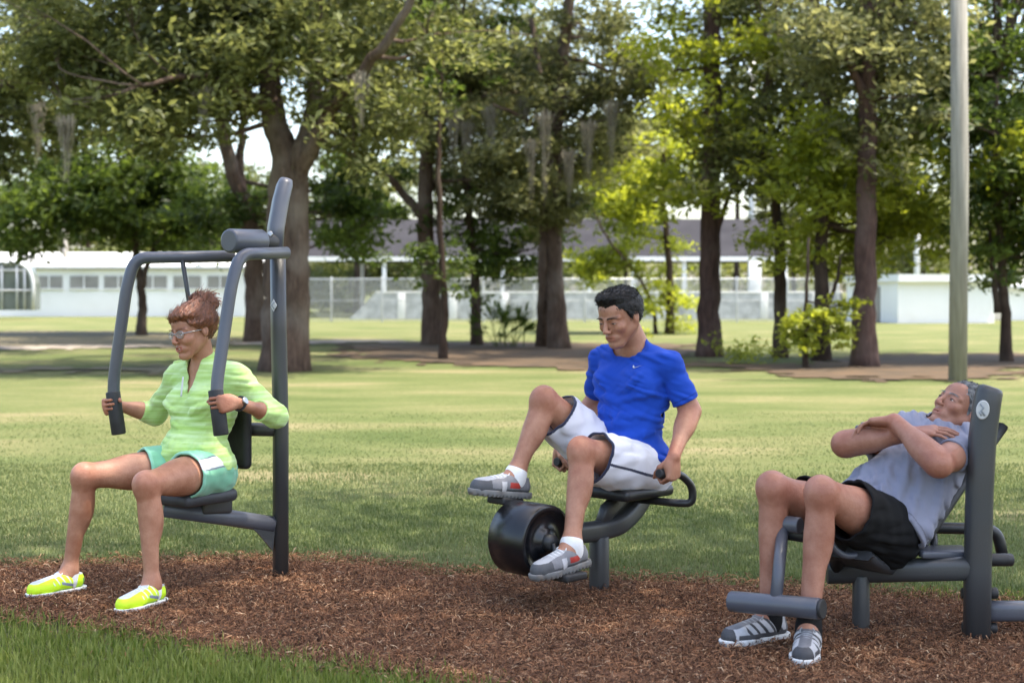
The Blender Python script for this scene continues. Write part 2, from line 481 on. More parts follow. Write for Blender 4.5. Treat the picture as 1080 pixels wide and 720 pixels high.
# darker straw beds under the trees; at left, olive sheets paint in tree shade
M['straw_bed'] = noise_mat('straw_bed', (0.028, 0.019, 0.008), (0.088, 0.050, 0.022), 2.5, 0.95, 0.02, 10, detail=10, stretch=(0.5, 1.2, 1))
M['lawn_shade'] = noise_mat('lawn_shade', (0.050, 0.052, 0.022), (0.145, 0.112, 0.062), 1.8, 0.95, 0.02, 10, detail=10, stretch=(0.5, 1.2, 1))
M['dirt'] = noise_mat('dirt', (0.20, 0.165, 0.13), (0.32, 0.27, 0.22), 1.6, 0.95, 0.02, 8, detail=9, stretch=(0.6, 1.2, 1))
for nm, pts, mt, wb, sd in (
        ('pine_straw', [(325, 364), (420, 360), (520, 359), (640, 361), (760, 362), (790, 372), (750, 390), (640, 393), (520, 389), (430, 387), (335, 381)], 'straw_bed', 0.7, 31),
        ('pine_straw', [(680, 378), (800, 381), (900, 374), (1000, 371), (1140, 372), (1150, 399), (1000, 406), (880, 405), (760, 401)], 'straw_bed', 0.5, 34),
        ('lawn_shade_band', [(-90, 350), (60, 347.5), (180, 350), (262, 354), (262, 366), (180, 371), (60, 368), (-90, 372)], 'lawn_shade', 0.8, 41),  # dark band coloured as the trees' shade on the left lawn
        ('lawn_shade_band', [(-90, 384), (60, 386), (200, 384), (300, 389), (300, 396), (180, 398), (60, 395), (-90, 399)], 'lawn_shade', 0.5, 43),
        ('dirt_path', [(200, 361), (330, 358.6), (450, 357.5), (460, 361.5), (330, 364), (210, 366)], 'dirt', 0.5, 37),
        ('dirt_path', [(-60, 366), (120, 362), (230, 364), (230, 368), (120, 369), (-60, 374)], 'dirt', 0.6, 38)):
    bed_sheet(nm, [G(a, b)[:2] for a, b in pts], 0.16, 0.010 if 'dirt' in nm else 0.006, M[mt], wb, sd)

# grass blades
M['blade'] = leaf_mat('blade', (0.060, 0.095, 0.022), (0.225, 0.255, 0.115), 0.35)
M['blade_near'] = leaf_mat('blade_near', (0.065, 0.115, 0.012), (0.33, 0.35, 0.105), 0.35)
def blades(x, y, h, w, seed, dry=0.0):
    r = np.random.default_rng(seed); n = len(x)
    a = r.uniform(0, 2 * math.pi, n); ln = r.normal(0, 0.45, n); hh = h * r.uniform(0.45, 1.25, n)
    b = r.uniform(0, 2 * math.pi, n)
    bx, by = np.cos(a) * w / 2, np.sin(a) * w / 2
    tx, ty = np.cos(b) * np.sin(ln) * hh, np.sin(b) * np.sin(ln) * hh
    z0 = np.zeros(n)
    mid = np.stack([x + tx * 0.35, y + ty * 0.35, hh * np.cos(ln) * 0.55], -1)
    v = np.stack([np.stack([x - bx, y - by, z0 - 0.003], -1), np.stack([x + bx, y + by, z0 - 0.003], -1),
                  mid + np.stack([bx, by, z0], -1) * 0.8, np.stack([x + tx, y + ty, hh * np.cos(ln) * 0.95], -1), mid - np.stack([bx, by, z0], -1) * 0.8], 1).reshape(-1, 3)
    k = (np.arange(n) * 5)[:, None]
    f = np.concatenate([k + np.array([0, 1, 2, 4]), k + np.array([4, 2, 3, 3])], 0)
    quad = k + np.array([0, 1, 2, 4]); tri = k + np.array([4, 2, 3])
    patch = hash_noise(x * 2.1, y * 2.1, 8) * 0.22
    t = np.clip(0.42 + patch + r.normal(0, 0.2, n) + dry, 0, 1)
    col = np.repeat(np.stack([t, t, t], -1), 5, 0)
    return v, quad, tri, col
def blade_mesh(name, v, quad, tri, col):
    # a quad and a triangle per blade, written as one mesh
    me = bpy.data.meshes.new(name)
    n = len(quad)
    me.vertices.add(len(v)); me.vertices.foreach_set('co', np.asarray(v, np.float32).ravel())
    li = np.concatenate([quad.ravel(), tri.ravel()]).astype(np.int32)
    me.loops.add(len(li)); me.loops.foreach_set('vertex_index', li)
    me.polygons.add(2 * n)
    st = np.concatenate([np.arange(n) * 4, 4 * n + np.arange(n) * 3]).astype(np.int32)
    me.polygons.foreach_set('loop_start', st)
    me.polygons.foreach_set('loop_total', np.concatenate([np.full(n, 4), np.full(n, 3)]).astype(np.int32))
    a = me.color_attributes.new('tint', 'FLOAT_COLOR', 'POINT')
    c = np.ones((len(v), 4), np.float32); c[:, :3] = col
    a.data.foreach_set('color', c.ravel())
    me.update(calc_edges=True)
    return me
def lawn_xy(n, y0, y1, seed, power=1.0, keep=0.35):
    r = np.random.default_rng(seed)
    u = r.uniform(0, 1, n)
    y = 1.0 / (1 / y0 + (1 / y1 - 1 / y0) * u)             # even along the picture's height
    x = r.uniform(-0.5, 0.5, n) * (y + 1.6)
    bare = hash_noise(x * 0.9, y * 1.7, 12) + 0.5 * hash_noise(x * 3.1, y * 5.3, 13)
    ok = ~in_poly(x + r.normal(0, 0.07, n), y + r.normal(0, 0.07, n), bed_poly) & (r.uniform(0, 1, n) > np.clip((bare - 0.25) * 1.6, 0, 0.8))
    return x[ok], y[ok]
x, y = lawn_xy(80000, 4.15, 6.0, 41)
tag(link('grass', blade_mesh('grass', *blades(x, y, 0.055, 0.005, 42, -0.05)), M['blade_near']),
    'ragged bright green grass along the near edge of the mulch', 'grass', kind='stuff')
x, y = lawn_xy(290000, 5.6, 10.5, 43)
tag(link('grass', blade_mesh('grass', *blades(x, y, 0.026, 0.0055, 44, 0.06)), M['blade']),
    'short mown lawn grass behind the exercise machines', 'grass', kind='stuff')
x, y = lawn_xy(38000, 10.0, 15.0, 45)
tag(link('grass', blade_mesh('grass', *blades(x, y, 0.013, 0.009, 46, 0.12)), M['blade']),
    'sunlit lawn grass stretching back to the trees', 'grass', kind='stuff')

# ------------------------------------------------------------------ far buildings
YB = 74.0
t = thing('white_building', 'long low white building with a strip of grey windows, behind the left trees', 'building', GY(110, YB))
x0, x1 = GY(-160, YB)[0], GY(268, YB)[0]
zt, ze = P(0, 284, YB)[2], P(0, 286, YB)[2]
MB().box(((x0 + x1) / 2, YB + 4, zt / 2), (x1 - x0, 8, zt)).build('wall', M['white_wall'], t)
zr = P(0, 268, YB + 3)[2]
def gable(x0, x1, y0, y1, ze, zr, th=0.12, over=0.35):
    ym = (y0 + y1) / 2
    return MB().sweep([(x0, 0, 0), (x1, 0, 0)], [(-a, b) for a, b in ((y0 - over, ze - 0.1), (ym, zr), (y1 + over, ze - 0.1), (y1 + over, ze - 0.1 + th), (ym, zr + th), (y0 - over, ze - 0.1 + th))], smooth=False)
gable(x0 - 0.3, x1 + 0.3, YB, YB + 8, zt + 0.15, zr).build('roof', M['white_roof'], t)
za, zb = P(0, 304, YB)[2], P(0, 291, YB)[2]
for a, b in ((38, 66), (74, 104), (110, 140), (147, 176), (183, 212), (219, 246)):
    w = MB().box(((GY(a, YB)[0] + GY(b, YB)[0]) / 2, YB - 0.02, (za + zb) / 2), (GY(b, YB)[0] - GY(a, YB)[0], 0.06, zb - za)).build('window', M['window_band'], t)
    xc = (GY(a, YB)[0] + GY(b, YB)[0]) / 2
    MB().box((xc, YB - 0.06, (za + zb) / 2), (0.06, 0.05, zb - za)).box((xc, YB - 0.07, za - 0.03), (GY(b, YB)[0] - GY(a, YB)[0] + 0.1, 0.08, 0.06)).build('frame', M['white_paint'], w)

# round-topped glazed shelter at the left edge
Yg = 66.0
t = thing('glazed_shelter', 'round-shouldered shelter with white framed glazing at the far left', 'shelter', GY(5, Yg))
prof = [(a, b) for a, b in ((-62, 327), (-62, 280), (-52, 277), (18, 277), (28, 281), (33, 290), (35, 300), (35, 327))]
pts = [P(a, b, Yg) for a, b in prof]
mb = MB(); mb.tube(fillet(pts, 0.3), 0.09, 8)
for px in (-40, -20, 2, 18, 26):
    mb.tube([P(px, 279, Yg), P(px, 327, Yg)], 0.05, 6)
for py in (285, 306):
    mb.tube([P(-62, py, Yg), P(33, py, Yg)], 0.05, 6)
mb.build('frame', M['galv'], t)
cx = (pts[0][0] + pts[-1][0]) / 2
shell = fillet(pts, 0.3)
mb = MB()
v = [(p[0], Yg + 0.12, p[2]) for p in shell] + [(p[0], Yg + 1.0, p[2]) for p in shell]
n = len(shell)
mb.add(v, [tuple(range(n)), tuple(range(2 * n - 1, n - 1, -1))] + [(i, n + i, n + (i + 1) % n, (i + 1) % n) for i in range(n)], False)
mb.build('glazing', noise_mat('shelter_glass', (0.07, 0.085, 0.075), (0.16, 0.18, 0.16), 0.8, 0.25), t)

# open pavilion with a grey roof
Yp = 70.0
t = thing('park_pavilion', 'open pavilion with a long grey roof on white posts behind the middle trees', 'pavilion', GY(580, Yp))
x0, x1 = GY(316, Yp)[0], GY(834, Yp)[0]
ze, zr = P(0, 273, Yp)[2], P(0, 234, Yp + 5)[2]
gable(x0, x1, Yp, Yp + 10, ze + 0.1, zr, 0.15, 0.0).build('roof', M['roof_grey'], t)
MB().box(((x0 + x1) / 2, Yp - 0.06, ze), (x1 - x0, 0.1, 0.22)).build('fascia', M['white_paint'], t)
for px in (322, 405, 446, 530, 622, 668, 722, 758, 829):
    xx = GY(px, Yp)[0]
    MB().box((xx, Yp + 0.2, (ze - 0.05) / 2), (0.2, 0.2, ze - 0.05), bev=0.01).build('post', M['white_paint'], t)
xx = GY(796, Yp)[0]
MB().box((xx, Yp + 0.1, (ze - 0.05) / 2), (0.62, 0.4, ze - 0.05), bev=0.02).build('wide_post', M['white_paint'], t)
for px in (360, 480, 570, 690, 780):
    xx = GY(px, Yp)[0]
    MB().box((xx, Yp + 9.8, (ze - 0.05) / 2), (0.2, 0.2, ze - 0.05), bev=0.01).build('post', M['white_paint'], t)

# flat-roofed white block at the right
Yr = 58.0
t = thing('white_building', 'low flat-roofed white block with a doorway in its left side, behind the wooden pole', 'building', GY(980, Yr))
xl, xm, xr = GY(893, Yr + 5)[0], GY(947, Yr)[0], GY(1054, Yr)[0]
zt = P(0, 297, Yr)[2]
def prism(foot, z0, z1):
    n = len(foot)
    return MB().add([(a, b, z0) for a, b in foot] + [(a, b, z1) for a, b in foot],
                    [tuple(range(n))[::-1], tuple(range(n, 2 * n))] + [(i, (i + 1) % n, n + (i + 1) % n, n + i) for i in range(n)], False)
foot = [(xl, Yr + 5), (xm, Yr), (xr, Yr + 0.6), (xr + 1.5, Yr + 9), (xl + 2, Yr + 10)]
prism(foot, 0, zt).build('wall', M['white_wall'], t)
prism([(xl - 0.25, Yr + 4.9), (xm - 0.05, Yr - 0.3), (xr + 0.3, Yr + 0.3), (xr + 1.8, Yr + 9.3), (xl + 1.8, Yr + 10.3)], zt, zt + 0.3).build('roof', M['white_roof'], t)
d0 = np.array([xl, Yr + 5]); d1 = np.array([xm, Yr]); dd = (d1 - d0) / np.linalg.norm(d1 - d0); nn = np.array([-dd[1], dd[0]]) * -1
if nn[1] > 0: nn = -nn
c = d0 + (d1 - d0) * 0.60 + nn * 0.03
MB().box((c[0], c[1], 0.75), (0.75, 0.08, 1.5), ax=[(dd[0], dd[1], 0), (nn[0], nn[1], 0), (0, 0, 1)]).build('door', M['window_band'], t)
# small white shed on its right
t = thing('white_shed', 'small white shed at the far right beyond the edge tree', 'shed', GY(1085, 64))
MB().box((GY(1090, 64)[0], 66, 0.75), (2.6, 4, 1.5)).build('wall', M['white_wall'], t)
gable(GY(1090, 64)[0] - 1.45, GY(1090, 64)[0] + 1.45, 64, 68, 1.55, 1.9).build('roof', M['white_roof'], t)

# low pale wall behind the fence
Yw = 67.0
xa, xb, xc_ = GY(368, Yw)[0], GY(396, Yw)[0], GY(888, Yw)[0]
zw = P(0, 309, Yw)[2]
mb = MB()
mb.add([(xa, Yw, 0), (xb, Yw, zw), (xc_, Yw, zw), (xc_, Yw, 0), (xa, Yw + 0.3, 0), (xb, Yw + 0.3, zw), (xc_, Yw + 0.3, zw), (xc_, Yw + 0.3, 0)],
       [(0, 3, 2, 1), (4, 5, 6, 7), (0, 1, 5, 4), (1, 2, 6, 5), (2, 3, 7, 6)], False)
t = thing('low_wall', 'low pale wall with a sloping end behind the wire fence', 'wall', (xb, Yw, 0))
mb.build('wall', M['sand'], t)
MB().box(((xb + xc_) / 2, Yw + 0.15, zw + 0.035), (xc_ - xb, 0.42, 0.07), bev=0.01).build('coping', M['white_paint'], t)
for k in range(9):
    xx = xb + (xc_ - xb) * (k + 0.5) / 9
    MB().box((xx, Yw - 0.04, zw * 0.5), (0.35, 0.08, zw * 0.98), bev=0.01).build('pier', M['white_wall'], t)

# chain-link fence
Yf = 60.0
t = thing('wire_fence', 'silver chain-link fence crossing behind the middle trees', 'fence', GY(600, Yf))
x0, x1, zf = GY(296, Yf)[0], GY(884, Yf)[0], P(0, 294, Yf)[2]
for k in range(12):
    xx = x0 + (x1 - x0) * k / 11
    MB().rod((xx, Yf, 0), (xx, Yf, zf + 0.08), 0.04, seg=8).build('post', M['galv'], t)
mb = MB(); mb.tube([(x0, Yf, zf), (x1, Yf, zf)], 0.03, 6).tube([(x0, Yf, zf * 0.5), (x1, Yf, zf * 0.5)], 0.02, 6)
mb.build('rail', M['galv'], t)
n = int((x1 - x0 + zf) / 0.11)
vs, fs = [], []
for k in range(n):
    for sgn in (1, -1):
        a = x0 + k * 0.11 - (zf if sgn > 0 else 0); b = a + zf
        za, zb = (0.03, zf) if sgn > 0 else (zf, 0.03)
        if b <= x0 or a >= x1: continue
        ta, tb = max(0, (x0 - a) / (b - a)), min(1, (x1 - a) / (b - a))
        p, q = (a + (b - a) * ta, za + (zb - za) * ta), (a + (b - a) * tb, za + (zb - za) * tb)
        s0 = len(vs); w = 0.011
        vs += [(p[0] - w, Yf - 0.05 + 0.006 * sgn, p[1]), (p[0] + w, Yf - 0.05 + 0.006 * sgn, p[1]), (q[0] + w, Yf - 0.05 + 0.006 * sgn, q[1]), (q[0] - w, Yf - 0.05 + 0.006 * sgn, q[1])]
        fs.append((s0, s0 + 1, s0 + 2, s0 + 3))
MB().add(vs, fs, False).build('mesh', M['galv'], t)

# poles
def pole(name, label, px, pyb, pyt, w, Y=None, mat='white_paint', cat='pole'):
    b = G(px, pyb) if Y is None else GY(px, Y)
    z = P(px, pyt, b[1])[2]
    r = w / 2 / FPX * b[1]
    mb = MB().tube([b + (0, 0, -0.1), b + (0, 0, z * 0.5), b + (0, 0, z)], r, 16, rad=[1.05, 0.98, 0.88])
    o = mb.build(name, M[mat])
    return tag(o, label, cat)
tag(MB().tube([G(1010, 402) + (0, 0, -0.1), G(1010, 402) + (0.03, 0, 3), G(1010, 402) + (0.0, 0, 9)], 0.125, 20, rad=[1.04, 0.98, 0.85]).build('utility_pole', M['pole_wood']),
    'tall weathered wooden utility pole standing on the lawn behind the grey haired man', 'pole')
pole('fence_post', 'pale square-looking post in front of the long white building', 69, 333, 231, 6.5, mat='pole_wood', cat='post')
pole('light_pole', 'tall white floodlight pole rising above the grey pavilion roof', 793, 0, 60, 8, Y=82)
pole('light_pole', 'slim white pole standing above the flat-roofed white block', 967, 0, 190, 6, Y=72)
pole('light_pole', 'slim white pole seen among leaves beside the straight dark pine', 906, 0, 120, 5, Y=76)
# ------------------------------------------------------------------ trees
def leaf_cloud(centers, radii, n_each, size, seed, flat=0.65, droop=0.15):
    r = np.random.default_rng(seed)
    C = np.asarray(centers, float); R = np.asarray(radii, float)
    n_each = np.maximum(20, (1.25 * n_each * (R / R.mean()) ** 2)).astype(int)
    idx = np.repeat(np.arange(len(C)), n_each); n = len(idx)
    # sub-clusters inside each clump make sprays and gaps
    nsub = 9
    sub = r.normal(0, 0.62, (len(C), nsub, 3)); sub[:, :, 2] *= flat
    sl = r.uniform(-0.25, 0.25, (len(C), nsub))
    k = r.integers(0, nsub, n)
    off = sub[idx, k] + r.normal(0, 0.30, (n, 3)) * np.array([1, 1, flat * 0.7])
    p = C[idx] + off * R[idx][:, None]
    nrm = r.normal(0, 1, (n, 3)); nrm[:, 2] = np.abs(nrm[:, 2]) + 0.5
    nrm /= np.linalg.norm(nrm, axis=1)[:, None]
    t = r.normal(0, 1, (n, 3)); t -= nrm * (t * nrm).sum(1)[:, None]; t /= np.linalg.norm(t, axis=1)[:, None]
    b = np.cross(nrm, t)
    s = 0.78 * size * r.uniform(0.5, 1.35, n)[:, None]
    v = np.stack([p - t * s, p + b * s * 0.42 + nrm * s * 0.12, p + t * s, p - b * s * 0.42 + nrm * s * 0.12], 1).reshape(-1, 3)
    f = np.arange(n * 4).reshape(-1, 4)
    ctone = r.uniform(0.25, 0.75, len(C))
    tone = np.clip(ctone[idx] + sl[idx, k] + r.normal(0, 0.17, n), 0, 1)
    col = np.repeat(np.stack([tone] * 3, -1), 4, 0)
    return v, f, col

def limb(mb, pts, r0, r1, seg=10, rng=None, n=5):
    p = spline(pts, n)
    m = len(p)
    if rng is not None:
        L = np.linalg.norm(p[-1] - p[0])
        for i in range(1, m - 1):
            p[i] = p[i] + rng.normal(0, 0.006, 3) * L
    rad = [r0 + (r1 - r0) * (i / (m - 1)) ** 0.85 for i in range(m)]
    mb.tube(p, 1.0, seg, rad=rad)
    return p, rad

def tree(label, base, trunks, crown, leaf, bark='bark_dark', n_leaf=300, size=0.13, seed=1, name='oak_tree', group='trees in the park', moss=None, flat=0.65, clump=(0.5, 0.95), cat='tree', twig=True):
    """base: pixel of the foot; trunks: [(radius at foot, [(px, py, dY), ...], top radius)]; crown: [(px0, px1, py0, py1, number, depth spread)]"""
    r = np.random.default_rng(seed)
    B = G(*base); Y = B[1]
    root = thing(name, label, cat, B, group)
    mb = MB(); nodes = []
    for k, (r0, path, r1) in enumerate(trunks):
        pts = [P(a, b, Y + d) for a, b, d in path]
        if k == 0 or abs(path[0][1] - base[1]) < 12:
            pts[0] = G(path[0][0], path[0][1]); pts[0][2] = -0.08
            pp = spline(pts, 6); m = len(pp)
            hs = [max(0, q[2]) for q in pp]
            rad = [(r0 + (r1 - r0) * (i / (m - 1)) ** 0.8) * (1 + 0.28 * math.exp(-h / 0.3)) for i, h in zip(range(m), hs)]
            L = np.linalg.norm(pp[-1] - pp[0])
            for i in range(2, m - 1): pp[i] = pp[i] + r.normal(0, 0.014, 3) * np.array([1, 1, 0]) * min(1, L / 6)
            mb.tube(pp, 1.0, 14, rad=rad)
        else:
            pp, rad = limb(mb, pts, r0, r1, 10, r)
        nodes += [(p_, q_) for p_, q_ in zip(pp, rad)]
    NP = np.array([p_ for p_, _ in nodes]); NR = np.array([q_ for _, q_ in nodes])
    C, R = [], []
    for (a0, a1, b0, b1, num, dep) in crown:
        for _ in range(max(2, int(num * 0.92))):
            while True:
                u, w = r.uniform(-1, 1, 2)
                if u * u + w * w < 1.05: break
            C.append(P((a0 + a1) / 2 + u * (a1 - a0) / 2, (b0 + b1) / 2 + w * (b1 - b0) / 2, Y + r.uniform(-0.55 * dep, 1.1 * dep)))
            R.append(r.uniform(*clump))
    C = np.array(C); R = np.array(R)
    if twig:
        for c, q in zip(C, R):
            hi = NP[:, 2] > min(1.6, NP[:, 2].max() * 0.4)
            d = np.linalg.norm(NP - c, axis=1) + np.where(hi, 0, 50) + np.where(NP[:, 2] > c[2] + 0.3, 1.5, 0)
            k = int(d.argmin()); a = NP[k]
            L = np.linalg.norm(c - a)
            if L < 0.3: continue
            mid = (a + c) / 2 + r.normal(0, 0.12, 3) * L * 0.6 + np.array([0, 0, -0.05 * L])
            r0 = min(NR[k] * 0.6, 0.02 + 0.016 * L)
            limb(mb, [a, mid, c], r0, 0.008, 6, r, 4)
            for _ in range(3):
                e = c + r.normal(0, 0.55, 3) * q
                limb(mb, [mid * 0.4 + c * 0.6, (mid + c + e * 2) / 4 + r.normal(0, 0.05, 3), e], max(0.008, r0 * 0.35), 0.004, 4, None, 3)
    mb.build('trunk', M[bark], root)
    v, f, col = leaf_cloud(C, R, n_leaf, size, seed + 100, flat)
    link('crown', np_mesh('crown', v, f, False, col), M[leaf], root)
    if moss:
        rr = np.random.default_rng(seed + 7)
        for (px, py, ln, dY) in moss:
            vs, fs = [], []
            top = P(px, py, Y + dY); Lm = ln / FPX * Y
            for _ in range(120):
                x = top + rr.normal(0, 1, 3) * np.array([0.10, 0.08, 0.05]) * (0.5 + Lm * 0.4)
                l = Lm * rr.uniform(0.15, 1.1) ** 1.3 * np.exp(-((x[0] - top[0]) / 0.13) ** 2) + 0.1; w = 0.006
                pts = [x + np.array([rr.normal(0, 0.012) * q, rr.normal(0, 0.012) * q, -l * q / 4]) for q in range(5)]
                pts = [q_ * 1.0 for q_ in pts]
                for i, q_ in enumerate(pts):
                    q_[0] += (top[0] - q_[0]) * 0.35 * i / 4; q_[1] += (top[1] - q_[1]) * 0.35 * i / 4
                    ww = w * (1 - i / 5.5); an = rr.uniform(0, 3.14) if i == 0 else an
                    dv = np.array([math.cos(an), math.sin(an), 0]) * ww
                    vs += [q_ - dv, q_ + dv]
                b0 = len(vs) - 10
                fs += [(b0 + 2 * i, b0 + 2 * i + 1, b0 + 2 * i + 3, b0 + 2 * i + 2) for i in range(4)]
            link('hanging_moss', np_mesh('hanging_moss', np.array(vs), np.array(fs), False), M['moss'], root)
    return root

tree('broad old oak with a forked grey trunk behind the chest press machine', (297, 391),
     [(0.35, [(299, 391, 0), (297, 300, 0), (299, 220, 0), (301, 165, 0), (286, 110, 0.2), (284, 50, 0.3), (276, -60, 0.5)], 0.13),
      (0.25, [(309, 391, -0.05), (312, 300, -0.12), (313, 225, -0.1), (316, 170, -0.1), (330, 120, 0), (331, 60, 0), (340, -90, -0.4)], 0.10),
      (0.16, [(314, 185, -0.1), (340, 135, -0.4), (366, 95, -0.9), (410, 40, -1.6), (450, -40, -2)], 0.05),
      (0.10, [(287, 120, 0.2), (250, 95, -0.5), (205, 80, -1.2), (150, 90, -1.8)], 0.03),
      (0.12, [(284, 60, 0.3), (230, 10, 0.3), (160, -30, 0)], 0.05)],
     [(20, 300, -60, 120, 30, 2.5), (300, 480, -120, 100, 22, 2.5), (60, 470, -330, -60, 20, 3.0), (0, 520, -520, -200, 22, 4.5), (20, 260, -40, 110, 12, 2.5), (100, 240, 60, 165, 10, 1.6), (340, 420, 85, 150, 6, 1.5)],
     'leaf_oak', 'bark_oak', 430, 0.105, 3, moss=[(70, 125, 60, -1.4), (215, 95, 45, -1.2), (380, 80, 45, -1.4)])
tree('leaning dark trunk forking just left of the forked oak', (268, 361),
     [(0.28, [(270, 361, 0), (268, 290, 0), (262, 230, 0), (246, 185, 0), (236, 140, 0), (228, 60, 0)], 0.14), (0.16, [(262, 235, 0), (254, 190, 0.2), (254, 150, 0.3), (262, 80, 0.3)], 0.07)],
     [(130, 300, 20, 120, 14, 2.5), (180, 330, -200, 20, 9, 3), (120, 360, -360, -150, 10, 4), (205, 245, 200, 260, 3, 1), (310, 395, 170, 262, 9, 2)], 'leaf_deep', 'bark_oak', 420, 0.15, 12)
tree('small crooked tree with dense dark leaves before the long white building', (150, 354),
     [(0.15, [(149, 354, 0), (150, 320, 0), (146, 285, 0), (142, 250, 0), (140, 200, 0)], 0.07), (0.09, [(149, 305, 0), (158, 270, 0), (172, 235, 0), (168, 190, 0)], 0.04)],
     [(20, 235, 120, 235, 30, 2.5), (110, 245, 190, 262, 12, 2), (0, 60, 180, 248, 8, 2)], 'leaf_deep', 'bark_dark', 430, 0.17, 15, clump=(0.7, 1.3))
tree('dark oak overhanging the left edge of the picture', (-75, 372),
     [(0.3, [(-75, 372, 0), (-72, 250, 0), (-60, 120, 0), (-40, -40, 0)], 0.12), (0.12, [(-62, 140, 0), (0, 90, -0.5), (60, 75, -1)], 0.04)],
     [(-120, 90, 0, 190, 22, 2.5), (-120, 100, -280, 0, 13, 3), (-150, 150, -420, -200, 12, 4.5), (-40, 90, 20, 160, 8, 2)], 'leaf_oak', 'bark_dark', 420, 0.13, 18, moss=[(40, 110, 55, -1.4)])
tree('mossy oak with a low limb reaching left in the middle of the park', (455, 364),
     [(0.26, [(457, 364, 0), (454, 300, 0), (448, 230, 0), (450, 150, 0), (445, 60, 0), (440, -60, 0)], 0.12),
      (0.13, [(449, 235, 0), (432, 212, 0), (405, 185, -0.3), (362, 158, -0.6), (338, 150, -0.8)], 0.05), (0.10, [(450, 140, 0), (500, 105, -0.6), (560, 95, -1.2)], 0.03)],
     [(340, 560, -20, 125, 26, 2.5), (440, 560, 125, 215, 9, 2.0), (370, 560, -240, -20, 15, 3), (330, 600, -430, -200, 18, 4.5), (470, 600, 70, 125, 9, 1.6), (420, 500, 100, 160, 5, 1.5)], 'leaf_olive', 'bark_oak', 430, 0.115, 22,
     moss=[(478, 115, 75, -2.4), (517, 115, 75, -2.5), (492, 130, 50, -2.2), (553, 105, 60, -2.4), (420, 120, 50, -2.3), (438, 130, 40, -2.2), (535, 135, 40, -2.3)])
tree('thin sapling trunk leaning against the mossy oak', (466, 379),
     [(0.085, [(467, 379, 0), (468, 320, 0), (464, 230, 0), (462, 150, 0), (468, 60, 0)], 0.035)],
     [(430, 505, 20, 110, 7, 1.2), (455, 490, 262, 288, 2, 0.4)], 'leaf_deep', 'bark_dark', 260, 0.10, 25, clump=(0.3, 0.6))
tree('slim dark tree with drooping fronds right of the mossy oak', (502, 364),
     [(0.14, [(503, 364, 0), (501, 290, 0), (494, 220, 0), (488, 150, 0), (480, 40, 0)], 0.05), (0.05, [(499, 262, 0), (530, 268, -0.3), (565, 262, -0.6)], 0.015)],
     [(465, 600, 190, 262, 15, 2.0), (480, 560, 262, 290, 4, 0.8), (440, 540, -120, 60, 10, 2.4)], 'leaf_deep', 'bark_dark', 330, 0.12, 28, clump=(0.4, 0.8))
tree('twin-stemmed oak directly behind the man in blue', (584, 368),
     [(0.24, [(590, 368, 0), (586, 300, 0), (584, 220, 0), (588, 120, 0), (600, 0, 0), (604, -80, 0)], 0.10), (0.15, [(572, 366, 0.1), (573, 300, 0), (574, 230, 0), (578, 150, 0.3), (560, 20, 0.5)], 0.06),
      (0.08, [(586, 160, 0), (560, 130, -0.6), (520, 110, -1)], 0.03)],
     [(520, 690, 0, 150, 21, 2.6), (525, 665, 140, 240, 17, 2.0), (500, 700, -240, 0, 13, 3), (500, 740, -430, -200, 18, 4.5)], 'leaf_olive', 'bark_oak', 430, 0.125, 31,
     moss=[(575, 120, 85, -2.2), (560, 150, 55, -2.0), (620, 130, 65, -2.1), (645, 110, 60, -2.1), (600, 160, 50, -2.0)])
tree('young tree with pale yellow-green leaves and an arching stem behind the blue shirt', (705, 352),
     [(0.14, [(706, 352, 0), (707, 300, 0), (702, 240, 0), (699, 180, 0), (704, 100, 0)], 0.05), (0.06, [(692, 352, -0.2), (687, 318, -0.3), (668, 285, -0.6), (640, 250, -1), (622, 215, -1.2)], 0.025)],
     [(612, 735, 130, 235, 24, 2), (600, 690, 225, 300, 9, 1.5), (690, 730, 300, 345, 3, 0.6)], 'leaf_bright', 'bark_dark', 300, 0.135, 34, clump=(0.4, 0.9))
tree('straight reddish pine just right of the blue shirted man', (748, 376),
     [(0.235, [(748, 376, 0), (748, 300, 0), (750, 200, 0), (751, 100, 0), (752, -120, 0)], 0.15), (0.07, [(752, 262, 0), (770, 205, -0.3), (792, 170, -0.6)], 0.02)],
     [(690, 815, 20, 175, 13, 2.2), (680, 820, -240, 20, 12, 2.6), (660, 880, -400, -200, 16, 4.5), (700, 760, 180, 225, 4, 1)], 'leaf_bright', 'bark_pine', 330, 0.115, 37, name='pine_tree')
tree('dark crooked tree between the two straight pines', (823, 377),
     [(0.14, [(823, 377, 0), (823, 300, 0), (821, 240, 0), (814, 190, 0), (804, 140, 0), (812, 60, 0)], 0.06), (0.09, [(816, 200, 0), (832, 160, 0), (846, 110, -0.2), (850, 70, -0.3)], 0.04)],
     [(765, 880, -20, 110, 18, 2), (750, 870, 110, 230, 14, 1.8), (770, 900, -220, -20, 8, 2.4)], 'leaf_oak', 'bark_dark', 320, 0.115, 40)
tree('leafy oak with bright new growth left of the right-hand pine', (866, 382),
     [(0.17, [(866, 380, 0), (867, 320, 0), (866, 250, 0), (870, 150, 0), (872, 20, 0)], 0.07), (0.05, [(867, 330, 0), (882, 300, -0.2), (886, 270, -0.3)], 0.02)],
     [(815, 958, 140, 285, 34, 1.8), (860, 955, 110, 200, 7, 1.5), (820, 930, -150, 20, 7, 2.4)], 'leaf_bright', 'bark_dark', 330, 0.105, 43, clump=(0.35, 0.8))
tree('leaf-wrapped young stem with bright leaves to the ground', (852, 389),
     [(0.05, [(850, 389, 0), (849, 350, 0), (851, 300, 0), (853, 250, 0)], 0.02)],
     [(842, 890, 285, 385, 9, 0.4)], 'leaf_bright', 'bark_dark', 150, 0.085, 46, clump=(0.2, 0.36))
